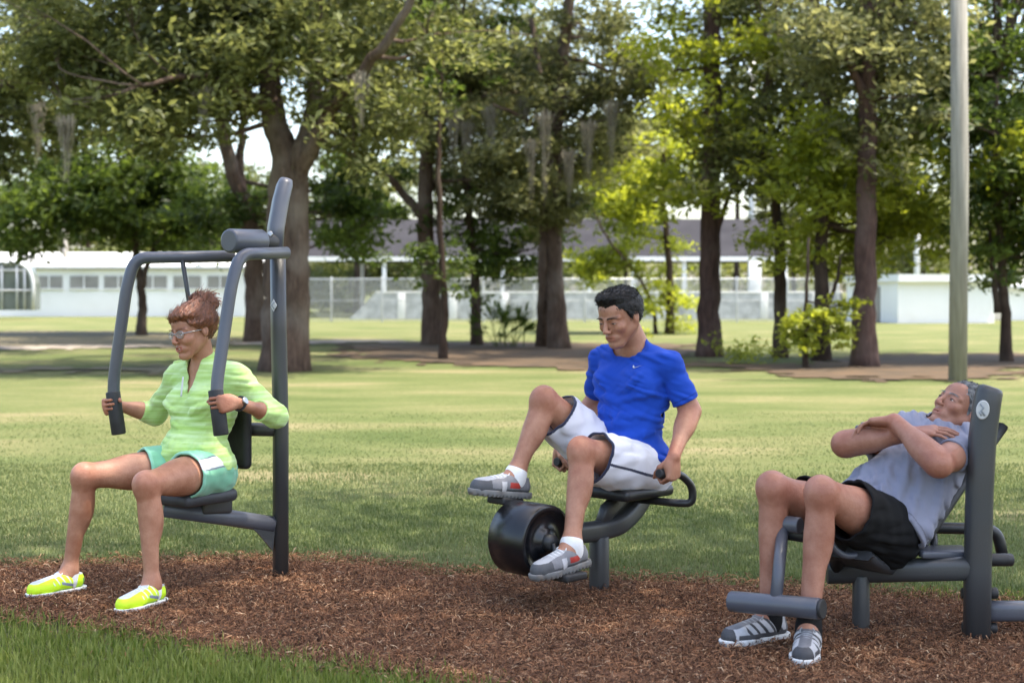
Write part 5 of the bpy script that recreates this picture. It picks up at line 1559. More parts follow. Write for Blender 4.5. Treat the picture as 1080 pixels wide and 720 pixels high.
# ============ the woman on the chest press =====================================
def build_woman():
    pel = LW(0.0, 0, 0.52); chest = LW(-0.075, 0, 0.79); neck = LW(-0.055, 0, 0.952)
    c = LW(0.008, 0.0, 1.100)
    yaw = math.radians(48); fw = V(-math.cos(yaw), -math.sin(yaw), -0.18)
    A = frame(fw, V(-0.18, -0.06, 1)); s = 1.0
    shL, shR = LW(-0.095, -0.165, 0.892), LW(-0.065, 0.165, 0.892)
    Ap = frame(FW, chest - pel); Ac = frame(FW, chest - pel + V(0, 0, 0.3))
    eL, wL = LW(-0.205, -0.29, 0.735), LW(0.03, -0.31, 0.775)
    eR, wR = LW(-0.085, 0.345, 0.722), LW(0.05, 0.39, 0.762)
    hL, hR = LW(0.0, -0.088, 0.505), LW(0.0, 0.088, 0.505)
    kL, kR = LW(0.405, -0.17, 0.497), LW(0.40, 0.222, 0.502)
    aL, aR = LW(0.405, -0.20, 0.095), LW(0.435, 0.28, 0.095)
    T = torso(pel, chest, neck, c, Ap, Ac, shL, shR, True)
    arms = limb_arm(shL, eL, wL, 1, 0.83) + limb_arm(shR, eR, wR, 1, 0.83)
    legs = limb_leg(hL, kL, aL, -FW, 0.93, 0.9) + limb_leg(hR, kR, aR, -FW, 0.93, 0.9)
    # hands closed on the grips
    ga = unit(armn[1] - armn[0]); gb = unit(armf[1] - armf[0])
    pa = armn[0] + ga * 0.115; pb = armf[0] + gb * 0.115
    def grip_hand(w0, bar, ax, palm_n, s=0.92):
        d = bar - w0; d = unit(d - ax * (d @ ax)); n = palm_n - ax * (palm_n @ ax); n = unit(n - d * (n @ d))
        w = bar - d * 0.072 * s - n * 0.040 * s
        return w, hand(w, d, n, ax, (62, 75, 45), 0, (0.9, 0.9), s)
    wL, hLp = grip_hand(wL, pa, ga, unit(RW + FW * 0.5)); wR, hRp = grip_hand(wR, pb, gb, unit(-RW + FW * 0.5))
    arms = limb_arm(shL, eL, wL, 1, 0.83) + limb_arm(shR, eR, wR, 1, 0.83)
    prims = T + neck_prims(neck, c, A, 1, 0.046) + arms + legs
    for a, k in ((aL, 1), (aR, 1)): prims.append(rc(a, a + FW * 0.09 + V(0, 0, -0.045), 0.03, 0.024))
    o, W, E, R = skin_person('person', prims, c, A, 0.97, M['skin_woman'], 'woman in a lime pullover and mint shorts gripping the chest press machine',
                             dict(lips=(0.95, 0.55, 0.6), brow=(0.35, 0.22, 0.18)), True, 0.0030, 0.9, hLp + hRp, tint2=[(kL, 0.06), (kR, 0.06), (eL, 0.05), (eR, 0.05), (pa, 0.05), (pb, 0.05)], brow_mat=M['hair_auburn'], look=(2, 0))
    tb = MB(); tb.tube([W(0.0765, -0.016, -0.0605), W(0.0845, 0, -0.0620), W(0.0765, 0.016, -0.0605)], 0.0036, 10); tb.build('teeth', M['tooth'], o)
    # pullover
    S = [grow(p, 0.013) for p in T]
    slv = [rc(shL, eL, 0.055, 0.048), rc(eL, eL + (wL - eL) * 0.75, 0.048, 0.040), rc(shR, eR, 0.055, 0.048), rc(eR, eR + (wR - eR) * 0.75, 0.048, 0.040)]
    S += slv + [el(pel + Ap[2] * 0.03, Ap, np.array([0.135, 0.180, 0.10]), 0.04)]
    nb = rc(neck - V(0, 0, 0.03), neck + unit(c - neck) * 0.075, 0.060, 0.060, None, 0.02)
    fl = Field.around(S + [nb], 0.0034)
    for p in S: fl.add(p, 0.03)
    fl.add(nb, 0.02)
    ridges(fl, pel, neck, FW, [(0.10, -75, 0.16, 60, 0.010, -0.02), (0.24, -60, 0.20, 75, 0.010, -0.03), (0.33, -80, 0.27, 10, 0.009, -0.02), (0.44, -70, 0.36, -10, 0.008, 0.0), (0.62, -62, 0.52, -25, 0.009, 0), (0.62, 62, 0.50, 25, 0.009, 0), (0.05, -50, 0.12, 40, 0.009, 0.02)])
    fl.func(folds(31, 0.05, V(0, 0, 1), 0.008, 3.2)); fl.func(folds(32, 0.035, unit(eL - shL), 0.003, 2.5)); fl.func(lambda p: 0.003 * wave(5, 0.09)(p))
    fl.shell(0.0105)
    fl.plane(pel - Ap[2] * 0.0 + V(0, 0, -0.005), V(0, 0, -1) + FW * 0.12)
    nd = unit(c - neck)
    fl.cut(*(lambda q: (q[0], 0.006, q[1]))(end_cut(neck, neck + nd * 0.048, 0.10)))
    # the open placket
    fl.cut(rc(neck + Ac[0] * 0.07 - Ac[2] * 0.125, neck + Ac[0] * 0.085 + Ac[2] * 0.04, 0.005, 0.050, (Ac[0], 2.2)), 0.005)
    for a, b in ((eL, wL), (eR, wR)):
        q = end_cut(a, a + (b - a) * (0.42 if a is eL else 0.34), 0.08); fl.cut(q[0], 0.004, q[1])
    sw = field_obj('pullover', fl, M['lime_knit'], o)
    zp = [neck + Ac[0] * 0.098 - Ac[2] * (0.06 + 0.012 * k) for k in range(8)]
    MB().tube([p + Ac[0] * 0.012 for p in zp], 0.004, 6).build('zip', M['lace_white'], sw)
    # shorts
    S = [el(pel - Ap[2] * 0.02, Ap, np.array([0.128, 0.178, 0.115]))]
    for h_, k_, q in ((hL, kL, -1), (hR, kR, 1)):
        S += [rc(h_, h_ + (k_ - h_) * 0.62, 0.104, 0.098, None, 0.03), el(pel - FW * 0.045 + RW * 0.07 * q - V(0, 0, 0.03), Ap, np.array([0.105, 0.10, 0.10]), 0.03)]
    fl = Field.around(S, 0.0034)
    for p in S: fl.add(p, 0.03)
    fl.func(folds(41, 0.05, RW, 0.004)); fl.func(lambda p: 0.003 * wave(9, 0.06)(p))
    fl.shell(0.0105)
    sv = legs_side(pel, kL, kR)
    for h_, k_, sd in ((hL, kL, -sv), (hR, kR, sv)):
        fl.cut(*own_side(end_cut(h_, h_ + (k_ - h_) * 0.40, 0.16), pel, sd))
    def col(v):
        T = np.tile(np.array([0.20, 0.52, 0.33]), (len(v), 1))
        for h_, k_, q in ((hL, kL, -1), (hR, kR, 1)):
            d = unit(k_ - h_); r = v - h_; t = r @ d
            sd = unit(RW * q - d * (RW * q @ d)); up = np.cross(d, sd); up = up if up[2] > 0 else -up
            pr = r - np.outer(t, d); ang = np.arctan2(pr @ up, pr @ sd)
            own = ((v - pel) @ RW) * q > 0
            band = own & (ang > 0.30) & (ang < 0.75); T[band] = (0.72, 0.75, 0.76)
            edge = own & (((ang > 0.22) & (ang <= 0.30)) | ((ang >= 0.75) & (ang < 0.82))); T[edge] = (0.12, 0.16, 0.2)
            L_ = np.linalg.norm(k_ - h_) * 0.40
            T[own & (t > L_ - 0.013) & ~band] = (0.27, 0.60, 0.42)
        return T
    field_obj('shorts', fl, M['mint'], o, col)
    # socks and shoes
    def neon(q):
        T = np.tile(np.array([0.60, 0.90, 0.02]), (len(q), 1))
        sd = np.abs(q[:, 1])
        T[(q[:, 2] > 0.060) & (q[:, 0] > 0.018) & (sd < 0.021)] = (0.50, 0.54, 0.56)
        T[(np.mod(q[:, 0] - 0.5 * q[:, 2] + 0.4, 0.026) < 0.006) & (q[:, 0] > 0.015) & (q[:, 0] < 0.10) & (sd > 0.014) & (q[:, 2] > 0.045)] = (0.66, 0.70, 0.66)
        a = (q[:, 0] > -0.015) & (q[:, 0] < 0.060) & (np.abs(q[:, 2] - 0.040 - 0.28 * (q[:, 0] - 0.02)) < 0.0065) & (sd > 0.02)
        T[a] = (0.22, 0.26, 0.34)
        T[(q[:, 0] < -0.050) & (q[:, 2] < 0.058)] = (0.16, 0.36, 0.06)
        T[(q[:, 2] > 0.076) & (q[:, 0] < 0.02)] = (0.52, 0.55, 0.58)
        T[(q[:, 2] < 0.026) & (q[:, 0] < 0.10)] = (0.26, 0.50, 0.04)
        return T
    for a, kn, fd in ((aL, kL, unit(FW + RW * -0.12)), (aR, kR, unit(FW + RW * 0.12))):
        fl = Field.around([rc(a - V(0, 0, 0.03), a + unit(kn - a) * 0.035, 0.036, 0.034)], 0.003)
        fl.add(rc(a - V(0, 0, 0.03), a + unit(kn - a) * 0.018, 0.040, 0.038))
        field_obj('sock', fl, M['sock_white'], o)
        shoe(o, V(a[0], a[1], 0.018), fd, UPZ, 0.93, M['shoe_neon'], M['rubber_white'], M['lace_white'], neon, sole_h=0.019)
    # hair swept up into a bun
    hx = [el(W(-0.092, 0.0, 0.122), A, np.array([0.044, 0.044, 0.038]), 0.010), el(W(-0.070, 0.022, 0.142), A, np.array([0.028, 0.028, 0.024]), 0.008), el(W(-0.118, -0.02, 0.105), A, np.array([0.03, 0.032, 0.03]), 0.010),
          el(W(0.055, -0.010, 0.080), A, np.array([0.042, 0.062, 0.028]), 0.02), el(W(0.045, 0.045, 0.060), A, np.array([0.03, 0.022, 0.034]), 0.015), el(W(0.035, -0.055, 0.052), A, np.array([0.034, 0.022, 0.042]), 0.015)]
    hr = hair(o, c, A, 0.97, M['hair_auburn'], 0.011, hairline([-0.14, -0.07, -0.02, 0.015, 0.045, 0.07, 0.12], [-0.055, -0.045, -0.035, 0.0, 0.035, 0.052, 0.055]), hx, amp=0.0036, seed=8, strand=(0.35, 1.2, 0.35), wl=0.013)
    bun = np.array([-0.092, 0.0, 0.122])
    locks(hr, c, A, 0.97, M['hair_auburn'], 2600, 0.045, 5, lambda q: np.where((np.linalg.norm(q - bun, axis=1) < 0.06)[:, None], np.cross(q - bun, np.array([0.3, 1.0, 0.2])), bun - q), 0.04, 0.0017)
    r = np.random.default_rng(3); mb = MB()
    for k in range(16):
        a = r.uniform(0, 6.28); p0 = W(-0.092 + 0.03 * math.cos(a), 0.03 * math.sin(a), 0.140); d = A[2] * r.uniform(0.2, 1) + A[0] * r.normal(-0.3, 0.7) + A[1] * r.normal(0, 0.7)
        mb.tube(spline([p0, p0 + unit(d) * 0.02, p0 + unit(d + V(0, 0, -0.6)) * r.uniform(0.03, 0.05)], 3), 0.0016, 4)
    mb.build('loose_strands', M['hair_auburn'], hr)
    # glasses
    g = MB()
    ln = MB()
    for q in (-1, 1):
        ring = [W(0.098 - 0.006 * abs(math.sin(a)) - 0.008 * (1 + math.cos(a) * q) * 0.5, 0.033 * q + 0.023 * math.cos(a), 0.0 + 0.0155 * math.sin(a)) for a in np.linspace(0, 2 * math.pi, 21)[:-1]]
        g.tube(ring, 0.0014, 6, closed=True)
        cc = sum(ring) / len(ring); n0 = len(ring)
        ln.add(ring + [p + A[0] * 0.001 for p in ring], [tuple(range(n0))[::-1], tuple(range(n0, 2 * n0))])
        g.tube([W(0.088, 0.057 * q, 0.004), W(0.05, 0.074 * q, 0.005), W(-0.005, 0.079 * q, 0.004)], 0.0022, 6)
    g.tube([W(0.099, -0.011, 0.004), W(0.103, 0, 0.007), W(0.099, 0.011, 0.004)], 0.0022, 6)
    go = g.build('glasses', M['steel'], o); ln.build('lens', M['lens'], go)
    # watch
    d = unit(wL - eL); wc = wL - d * 0.028
    Aw = frame(np.cross(d, V(0.1, 0.3, 1)), d)
    ringp = [wc + (Aw[0] * math.cos(a) * 0.026 + Aw[1] * math.sin(a) * 0.026) for a in np.linspace(0, 2 * math.pi, 25)[:-1]]
    wo = MB().sweep(ringp, rrect(0.016, 0.005, 0.002, 2), up=d, closed=True).build('wristwatch', M['dark_paint'], o)
    dn = unit(V(-0.2, -1, 0.4) - d * (V(-0.2, -1, 0.4) @ d))
    MB().rod(wc + dn * 0.022, wc + dn * 0.034, 0.017, seg=20, bev=0.003).build('watch_face', M['steel'], wo)
    return o

# ============ the man in blue on the pedals ====================================
def build_blue():
    pel = LB(0.0, 0, 0.535); chest = LB(-0.035, 0, 0.84); neck = LB(-0.03, 0, 1.035)
    c = LB(0.062, 0.005, 1.162)
    yaw = math.radians(46); fw = V(-math.cos(yaw), -math.sin(yaw), -0.42)
    A = frame(fw, V(-0.25, -0.2, 1)); s = 1.0
    shL, shR = LB(-0.045, -0.176, 0.955), LB(-0.03, 0.182, 0.965)
    Ap = frame(FB, chest - pel); Ac = frame(FB, V(0.05, 0.05, 1))
    hL, hR = LB(0.0, -0.09, 0.52), LB(0.0, 0.09, 0.525)
    kL, kR = LB(0.425, -0.105, 0.625), LB(0.375, 0.155, 0.815)
    aL, aR = LB(0.565, -0.175, 0.268), LB(0.530, 0.172, 0.512)
    eL = LB(-0.105, -0.245, 0.765)
    grL = LB(0.105, -0.288, 0.523); axg = unit(LB(0.20, -0.285, 0.53) - LB(0.02, -0.292, 0.515))
    eR = LB(-0.115, 0.30, 0.78); grR = LB(0.105, 0.288, 0.523)
    def grip(bar, nr, sgn):
        d = unit(V(0, 0, -1) + FB * 0.2); d = unit(d - axg * (d @ axg)); n = unit(nr - d * (nr @ d)); w = bar - d * 0.075 - n * 0.03
        return w, hand(w, d, n, axg, (60, 78, 45), 0, (0.8, 0.8), 1.0)
    wL, h1 = grip(grL, RB, -1); wR, h2 = grip(grR, -RB, 1)
    T = torso(pel, chest, neck, c, Ap, Ac, shL, shR, False, 0.94, 0.014)
    arms = limb_arm(shL, eL, wL) + limb_arm(shR, eR, wR)
    legs = limb_leg(hL, kL, aL, unit(-FB + V(0, 0, -0.3)), 1.0) + limb_leg(hR, kR, aR, unit(-FB), 1.0)
    prims = T + neck_prims(neck, c, A, 1, 0.058) + arms + legs
    fdL = unit(FB + RB * 0.05 + V(0, 0, -0.10)); fdR = unit(FB + RB * 0.15 + V(0, 0, 0.14))
    for a, fd in ((aL, fdL), (aR, fdR)): prims.append(rc(a, a + fd * 0.1 + V(0, 0, -0.05), 0.032, 0.026))
    o, W, E, R = skin_person('person', prims, c, A, 1.02, M['skin_blue'], 'man in a royal blue T-shirt and white shorts on the pedal exerciser',
                             dict(lips=(0.85, 0.62, 0.62), brow=(0.10, 0.10, 0.11), stubble=(0.40, (0.55, 0.52, 0.52)), lid=0.35), False, 0.0032, 0.0, h1 + h2, tint2=[(kL, 0.065), (kR, 0.065), (eL, 0.055), (eR, 0.055), (wL, 0.05), (wR, 0.05)], brow_mat=M['hair_black'])
    # T-shirt
    S = [grow(p, 0.016) for p in T]
    S += [rc(shL, eL, 0.056, 0.060, None, 0.015), rc(shR, eR, 0.056, 0.060, None, 0.015), el(pel + Ap[2] * 0.02, Ap, np.array([0.140, 0.190, 0.11]), 0.04)]
    nb = rc(neck - V(0, 0, 0.03), neck + unit(c - neck) * 0.06, 0.070, 0.064, None, 0.03)
    fl = Field.around(S + [nb], 0.0034)
    for p in S: fl.add(p, 0.035)
    fl.add(nb, 0.03)
    ridges(fl, pel, neck, FB, [(0.12, -80, 0.15, 70, 0.012, -0.03), (0.24, -70, 0.28, 80, 0.013, -0.04), (0.37, -85, 0.34, 40, 0.012, -0.03), (0.47, -75, 0.42, 75, 0.011, -0.04), (0.60, -70, 0.50, -5, 0.010, 0), (0.62, 72, 0.52, 10, 0.010, 0), (0.06, -30, 0.20, -95, 0.012, 0), (0.78, -55, 0.60, -20, 0.009, 0), (0.78, 55, 0.62, 25, 0.009, 0)], 0.02)
    fl.func(folds(51, 0.055, V(0.25, 0, 1), 0.012, 3.2)); fl.func(lambda p: 0.004 * wave(6, 0.10)(p)); fl.func(folds(52, 0.04, unit(eL - shL), 0.0025, 3))
    fl.shell(0.0105)
    fl.plane(pel + V(0, 0, -0.045), V(0, 0, -1) + FB * 0.55)
    nd = unit(c - neck + FB * -0.03)
    q = end_cut(neck - nd, neck + nd * 0.022 + FB * 0.01, 0.10); q = end_cut(q[0][1] - unit(nd + FB * 0.45), neck + nd * 0.018, 0.095); fl.cut(q[0], 0.006, q[1])
    for a, b in ((shL, eL), (shR, eR)):
        q = end_cut(a, a + (b - a) * 0.80, 0.12); fl.cut(q[0], 0.004, q[1])
    sh = field_obj('shirt', fl, M['royal_blue'], o, seams([(a + (b - a) * 0.80, b - a, 0.11) for a, b in ((shL, eL), (shR, eR))] + [(pel + V(0, 0, -0.045), V(0, 0, -1) + FB * 0.55, 0.35), (neck + nd * 0.018, nd + FB * 0.45, 0.11)]))
    # ring of ribbing at the neck
    # small pale tapered mark on the chest
    cm = chest + Ac[1] * -0.085 + Ac[2] * 0.115
    def on_front(f0, p):
        sgrid = fl
        for k in range(60):
            q_ = p + FB * (0.22 - 0.004 * k)
            i = np.round((q_ - fl.lo) / fl.h).astype(int)
            if (i >= 0).all() and (i < fl.n).all() and fl.d[tuple(i)] < 0.001: return q_ + FB * 0.004
        return p
    pts = [on_front(fl, cm + Ac[1] * -a + Ac[2] * b) for a, b in ((-0.022, 0.004), (-0.012, -0.005), (0.0, -0.004), (0.022, 0.006))]
    MB().sweep(spline(pts, 4), [(-0.004, 0), (0, 0.0015), (0.004, 0), (0, -0.0015)], scale=[0.5, 0.8, 1, 1.15, 1.2, 1.2, 1.1, 1, 0.85, 0.7, 0.5, 0.3, 0.1]).build('chest_mark', M['lace_white'], sh)
    # white shorts
    S = [el(pel - Ap[2] * 0.01, Ap, np.array([0.132, 0.185, 0.12]))]
    for h_, k_, q in ((hL, kL, -1), (hR, kR, 1)):
        d = unit(k_ - h_); dn = unit(V(0, 0, -1) - d * (-d[2]))
        S += [rc(h_, h_ + (k_ - h_) * 0.98, 0.108, 0.092, None, 0.03), rc(h_ + dn * 0.03, h_ + (k_ - h_) * 0.95 + dn * 0.045, 0.095, 0.078, None, 0.03),
              el(pel - FB * 0.05 + RB * 0.075 * q - V(0, 0, 0.025), Ap, np.array([0.108, 0.105, 0.10]), 0.03)]
    fl = Field.around(S, 0.0030)
    for p in S: fl.add(p, 0.03)
    fl.func(folds(61, 0.06, unit(RB + V(0, 0, 0.5)), 0.010, 3.0)); fl.func(lambda p: 0.005 * wave(19, 0.08)(p))
    fl.shell(0.0105)
    hems = []
    for h_, k_, fr in ((hL, kL, 0.82), (hR, kR, 0.82)):
        e_ = h_ + (k_ - h_) * fr; d = unit(k_ - h_ + V(0, 0, 0.0))
        q = end_cut(e_ - unit(d + V(0, 0, 0.12)), e_, 0.19); fl.cut(*own_side(q, pel, legs_side(pel, kL, kR) * (-1 if h_ is hL else 1))); hems.append((h_, k_, e_, unit(d + V(0, 0, 0.12))))
    def col(v):
        T = np.ones((len(v), 3))
        for (h_, k_, e_, d), q in zip(hems, (-1, 1)):
            own = ((v - pel) @ RB) * q > -0.01
            t = (v - e_) @ d
            T[own & (t > -0.009)] = (0.03, 0.035, 0.07)
            dd = unit(k_ - h_); r = v - h_; tt = r @ dd; pr = r - np.outer(tt, dd)
            sd = unit(RB * q - dd * (RB * q @ dd)); up = np.cross(dd, sd); up = up if up[2] > 0 else -up
            ang = np.arctan2(pr @ up, pr @ sd)
            T[own & (np.abs(ang + 0.35) < 0.055)] = (0.03, 0.035, 0.07)
        return T
    field_obj('shorts', fl, M['white_cloth'], o, col)
    def greyred(q):
        T = np.tile(np.array([0.20, 0.20, 0.215]), (len(q), 1))
        T[(q[:, 0] > 0.13) | (q[:, 2] < 0.034)] = (0.075, 0.078, 0.085)
        T[(q[:, 2] > 0.06) & (q[:, 0] > 0.02) & (np.abs(q[:, 1]) < 0.025)] = (0.42, 0.42, 0.43)
        a = (q[:, 0] > 0.0) & (q[:, 0] < 0.05) & (np.abs(q[:, 2] - 0.05) < 0.011) & (np.abs(q[:, 1]) > 0.02); T[a] = (0.45, 0.04, 0.03)
        b_ = (np.abs(q[:, 0] - 0.075) < 0.012) & (q[:, 2] < 0.062) & (np.abs(q[:, 1]) > 0.02); T[b_] = (0.50, 0.50, 0.52)
        return T
    for a, kn, fd in ((aL, kL, fdL), (aR, kR, fdR)):
        up = unit(np.cross(np.cross(fd, UPZ), fd)); up = up if up[2] > 0 else -up
        base = a - up * 0.092
        fl = Field.around([rc(a - up * 0.03, a + unit(kn - a) * 0.06, 0.042, 0.042)], 0.003)
        fl.add(rc(a - up * 0.03, a, 0.043, 0.042), 0.02); fl.add(rc(a, a + unit(kn - a) * 0.012, 0.042, 0.0425), 0.02)
        fl.add(rc(a - up * 0.02, a + fd * 0.045 - up * 0.040, 0.040, 0.036), 0.015)
        field_obj('sock', fl, M['sock_white'], o)
        shoe(o, base, fd, up, 1.06, M['shoe_grey'], M['rubber_grey'], M['lace_white'], greyred)
    hr = hair(o, c, A, 1.02, M['hair_black'], 0.0075, hairline([-0.14, -0.08, -0.02, -0.005, 0.012, 0.03, 0.05, 0.075, 0.12], [-0.075, -0.06, -0.03, -0.012, 0.0, 0.035, 0.055, 0.060, 0.060]),
         [el(W(0.035, 0, 0.098), A, np.array([0.055, 0.06, 0.030]), 0.02)], amp=0.0022, seed=14, wl=0.011, strand=(0.6, 1.2, 0.6))
    locks(hr, c, A, 1.02, M['hair_black'], 3500, 0.017, 6, lambda q: np.stack([np.where(q[:, 2] > 0.07, 1.0, -0.6), q[:, 1] * 4, np.where(q[:, 2] > 0.07, 0.3, -1.0)], 1), 0.35, 0.0014)
    return o

# ============ the man lying back on the leg bench ===============================
def build_grey():
    pel = V(1.335, 5.33, 0.405); chest = V(1.585, 5.475, 0.645); neck = V(1.690, 5.500, 0.748)
    c = V(1.712, 5.450, 0.822)
    up_t = unit(neck - pel)
    fT = unit(V(-0.72, -0.42, 0.0) + V(0, 0, 0.8)); Ac = frame(unit(V(-0.55, -0.45, 0.75)), up_t); Ap = frame(unit(FC * 0.75 + V(0, 0, 0.65)), unit(chest - pel))
    A = frame(unit(V(-0.70, -0.40, 0.60)), unit(V(0.56, 0.10, 0.80)))
    shL, shR = V(1.715, 5.335, 0.690), V(1.535, 5.63, 0.715)
    eL, wL = V(1.530, 5.10, 0.655), V(1.425, 5.30, 0.790)
    eR, wR = V(1.270, 5.43, 0.690), V(1.480, 5.29, 0.745)
    hL, hR = V(1.404, 5.272, 0.395), V(1.266, 5.388, 0.395)
    kL, kR = V(1.088, 5.00, 0.565), V(0.945, 5.15, 0.562)
    aL, aR = V(1.035, 4.965, 0.098), V(0.930, 5.14, 0.098)
    h1 = hand(wL, unit(V(-0.75, 0.50, -0.10)), unit(V(-0.25, -0.1, -1)), unit(V(0.5, 0.8, 0)), (16, 22, 14), 0, (0.2, 0.3), 0.98, stagger=1.5)
    h2 = hand(wR, unit(V(0.85, -0.35, 0.12)), unit(V(0.1, 0.3, -1)), unit(V(0.3, 0.9, 0)), (12, 16, 10), 0, (0.2, 0.2), 0.98, stagger=1.5)
    T = torso(pel, chest, neck, c, Ap, Ac, shL, shR, False, 0.97, 0.010)
    arms = limb_arm(shL, eL, wL, 1, 1.12) + limb_arm(shR, eR, wR, 1, 1.12)
    legs = limb_leg(hL, kL, aL, -FC, 1.02) + limb_leg(hR, kR, aR, -FC, 1.02)
    prims = T + neck_prims(neck, c, A, 1, 0.056) + arms + legs
    fdL = unit(V(-0.28, -0.96, 0)); fdR = unit(V(-0.86, -0.50, 0))
    for a, fd in ((aL, fdL), (aR, fdR)): prims.append(rc(a, a + fd * 0.1 + V(0, 0, -0.05), 0.032, 0.026))
    o, W, E, R = skin_person('person', prims, c, A, 0.95, M['skin_grey'], 'grey haired man in lavender T-shirt and black shorts lying back with crossed arms',
                             dict(lips=(0.85, 0.65, 0.65), brow=(0.28, 0.27, 0.28), stubble=(0.30, (0.75, 0.75, 0.78))), False, 0.0032, 0.0, h1 + h2, tint2=[(kL, 0.065), (kR, 0.065), (eL, 0.055), (eR, 0.055), (wL, 0.05), (wR, 0.05)], brow_mat=M['hair_grey'])
    S = [grow(p, 0.015) for p in T] + [rc(shL, eL * 0.8 + shL * 0.2, 0.066, 0.064), rc(shR, eR * 0.78 + shR * 0.22, 0.066, 0.062), el(pel + Ap[2] * 0.03, Ap, np.array([0.138, 0.190, 0.12]), 0.04)]
    nb = rc(neck - up_t * 0.03, neck + unit(c - neck) * 0.05, 0.070, 0.062, None, 0.03)
    # the shirt hangs loose at his side towards the camera
    S.append(rc(chest - Ac[1] * 0.11 - Ac[0] * 0.03 - up_t * 0.05, pel - Ap[1] * 0.13 - V(0, 0, 0.02) + up_t * 0.07, 0.075, 0.085, None, 0.04))
    fl = Field.around(S + [nb], 0.0034)
    for p in S: fl.add(p, 0.035)
    fl.add(nb, 0.03)
    ridges(fl, pel, neck, Ac[0], [(0.10, 80, 0.55, 60, 0.012, 0), (0.12, 60, 0.50, 30, 0.012, 0), (0.16, 30, 0.42, 5, 0.011, 0), (0.12, -20, 0.40, -35, 0.011, 0), (0.12, 105, 0.60, 85, 0.013, 0), (0.14, 0, 0.30, 20, 0.010, 0), (0.12, -60, 0.45, -50, 0.011, 0)], 0.02)
    fl.func(folds(71, 0.06, unit(V(0.7, -0.2, 0.3)), 0.014, 3.2)); fl.func(lambda p: 0.005 * wave(26, 0.09)(p))
    fl.shell(0.0105)
    fl.plane(pel + up_t * 0.035, -up_t + V(0, 0, -0.0) + Ap[0] * 0.15)
    nd = unit(c - neck); q = end_cut(neck - unit(nd + Ac[0] * 0.4), neck + nd * 0.018, 0.095); fl.cut(q[0], 0.006, q[1])
    for a, b in ((shL, eL), (shR, eR)):
        q = end_cut(a, a + (b - a) * 0.60, 0.086); fl.cut(q[0], 0.004, q[1])
    field_obj('shirt', fl, M['lavender_grey'], o, seams([(a + (b - a) * 0.60, b - a, 0.11) for a, b in ((shL, eL), (shR, eR))] + [(pel + up_t * 0.035, -up_t + Ap[0] * 0.15, 0.35), (neck + nd * 0.018, nd + Ac[0] * 0.4, 0.11)]))
    S = [el(pel, Ap, np.array([0.130, 0.183, 0.125]))]
    for h_, k_, q in ((hL, kL, -1), (hR, kR, 1)):
        d = unit(k_ - h_); dn = unit(V(0, 0, -1) - d * (-d[2]))
        S += [rc(h_, h_ + (k_ - h_) * 0.85, 0.108, 0.098, None, 0.03), rc(h_ + dn * 0.04, h_ + (k_ - h_) * 0.8 + dn * 0.04, 0.095, 0.08, None, 0.03),
              el(pel - Ap[0] * 0.05 + Ap[1] * 0.075 * q - Ap[2] * 0.02, Ap, np.array([0.105, 0.105, 0.105]), 0.03)]
    fl = Field.around(S, 0.0030)
    for p in S: fl.add(p, 0.03)
    fl.func(folds(81, 0.06, unit(V(0.5, -0.5, 0.5)), 0.010, 3.0)); fl.func(lambda p: 0.004 * wave(29, 0.08)(p))
    fl.shell(0.0105)
    sv = legs_side(pel, kL, kR)
    for h_, k_, sd in ((hL, kL, -sv), (hR, kR, sv)):
        fl.cut(*own_side(end_cut(h_, h_ + (k_ - h_) * 0.62, 0.18), pel, sd))
    so = field_obj('shorts', fl, M['black_cloth'], o)
    mk = P(908, 518, 5.0)
    best = None
    for k in range(200):
        p = P(909, 519, 4.95 + 0.003 * k); i = np.round((p - fl.lo) / fl.h).astype(int)
        if (i >= 0).all() and (i < fl.n).all() and fl.d[tuple(i)] < 0.001: best = p; break
    if best is not None:
        MB().box(best + V(0, -0.004, 0), (0.014, 0.004, 0.012), bev=0.0015).build('hem_mark', M['lace_white'], so)
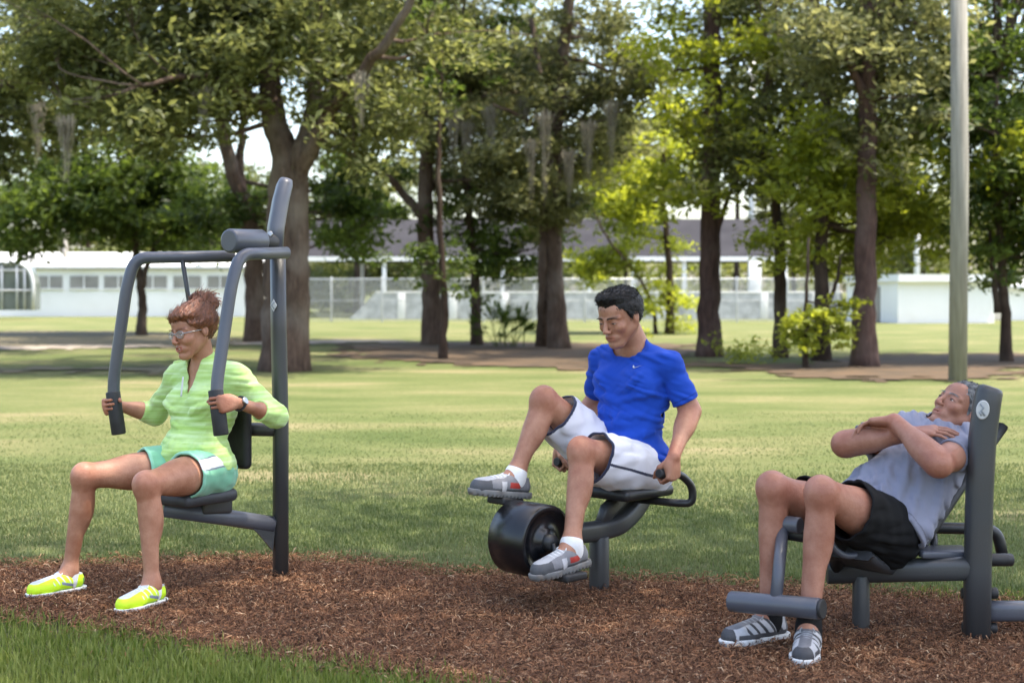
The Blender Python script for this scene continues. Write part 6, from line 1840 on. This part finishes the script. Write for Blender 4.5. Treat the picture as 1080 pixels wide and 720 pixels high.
    def mixed(q):
        T = np.tile(np.array([0.50, 0.50, 0.52]), (len(q), 1))
        sd = np.abs(q[:, 1])
        T[(np.mod(q[:, 0] - 0.7 * q[:, 2] + 0.4, 0.034) < 0.013) & (q[:, 0] > -0.03) & (q[:, 0] < 0.125) & (sd > 0.016)] = (0.045, 0.045, 0.05)
        T[(q[:, 2] < 0.042) & (q[:, 0] < 0.16)] = (0.07, 0.07, 0.075)
        T[(q[:, 0] > 0.172)] = (0.05, 0.05, 0.055)
        T[(q[:, 2] > 0.062) & (q[:, 0] > 0.02) & (sd < 0.02)] = (0.16, 0.16, 0.17)
        T[(q[:, 0] < -0.045)] = (0.12, 0.12, 0.13)
        return T
    for a, kn, fd in ((aL, kL, fdL), (aR, kR, fdR)):
        fl = Field.around([rc(a - V(0, 0, 0.03), a + unit(kn - a) * 0.08, 0.042, 0.042)], 0.003)
        fl.add(rc(a - V(0, 0, 0.03), a, 0.043, 0.042), 0.02); fl.add(rc(a, a + unit(kn - a) * 0.055, 0.042, 0.0435), 0.02); fl.add(rc(a - V(0, 0, 0.02), a + fd * 0.045 - V(0, 0, 0.04), 0.040, 0.036), 0.015)
        field_obj('sock', fl, M['sock_black'], o)
        shoe(o, V(a[0], a[1], 0.012), fd, UPZ, 1.04, M['shoe_grey'], M['rubber_white'], M['lace_grey'], mixed)
    hr = hair(o, c, A, 0.95, M['hair_grey'], 0.0055, hairline([-0.14, -0.08, -0.02, -0.005, 0.012, 0.03, 0.05, 0.075, 0.12], [-0.075, -0.06, -0.035, -0.02, -0.008, 0.032, 0.054, 0.064, 0.066]), [], amp=0.0018, seed=24, wl=0.010, strand=(0.8, 1.2, 0.8))
    locks(hr, c, A, 0.95, M['hair_grey'], 3500, 0.012, 7, lambda q: np.stack([np.where(q[:, 2] > 0.08, 0.8, -0.7), q[:, 1] * 3, np.where(q[:, 2] > 0.08, 0.4, -1.0)], 1), 0.35, 0.0013)
    return o

woman = build_woman()
man_blue = build_blue()
man_grey = build_grey()
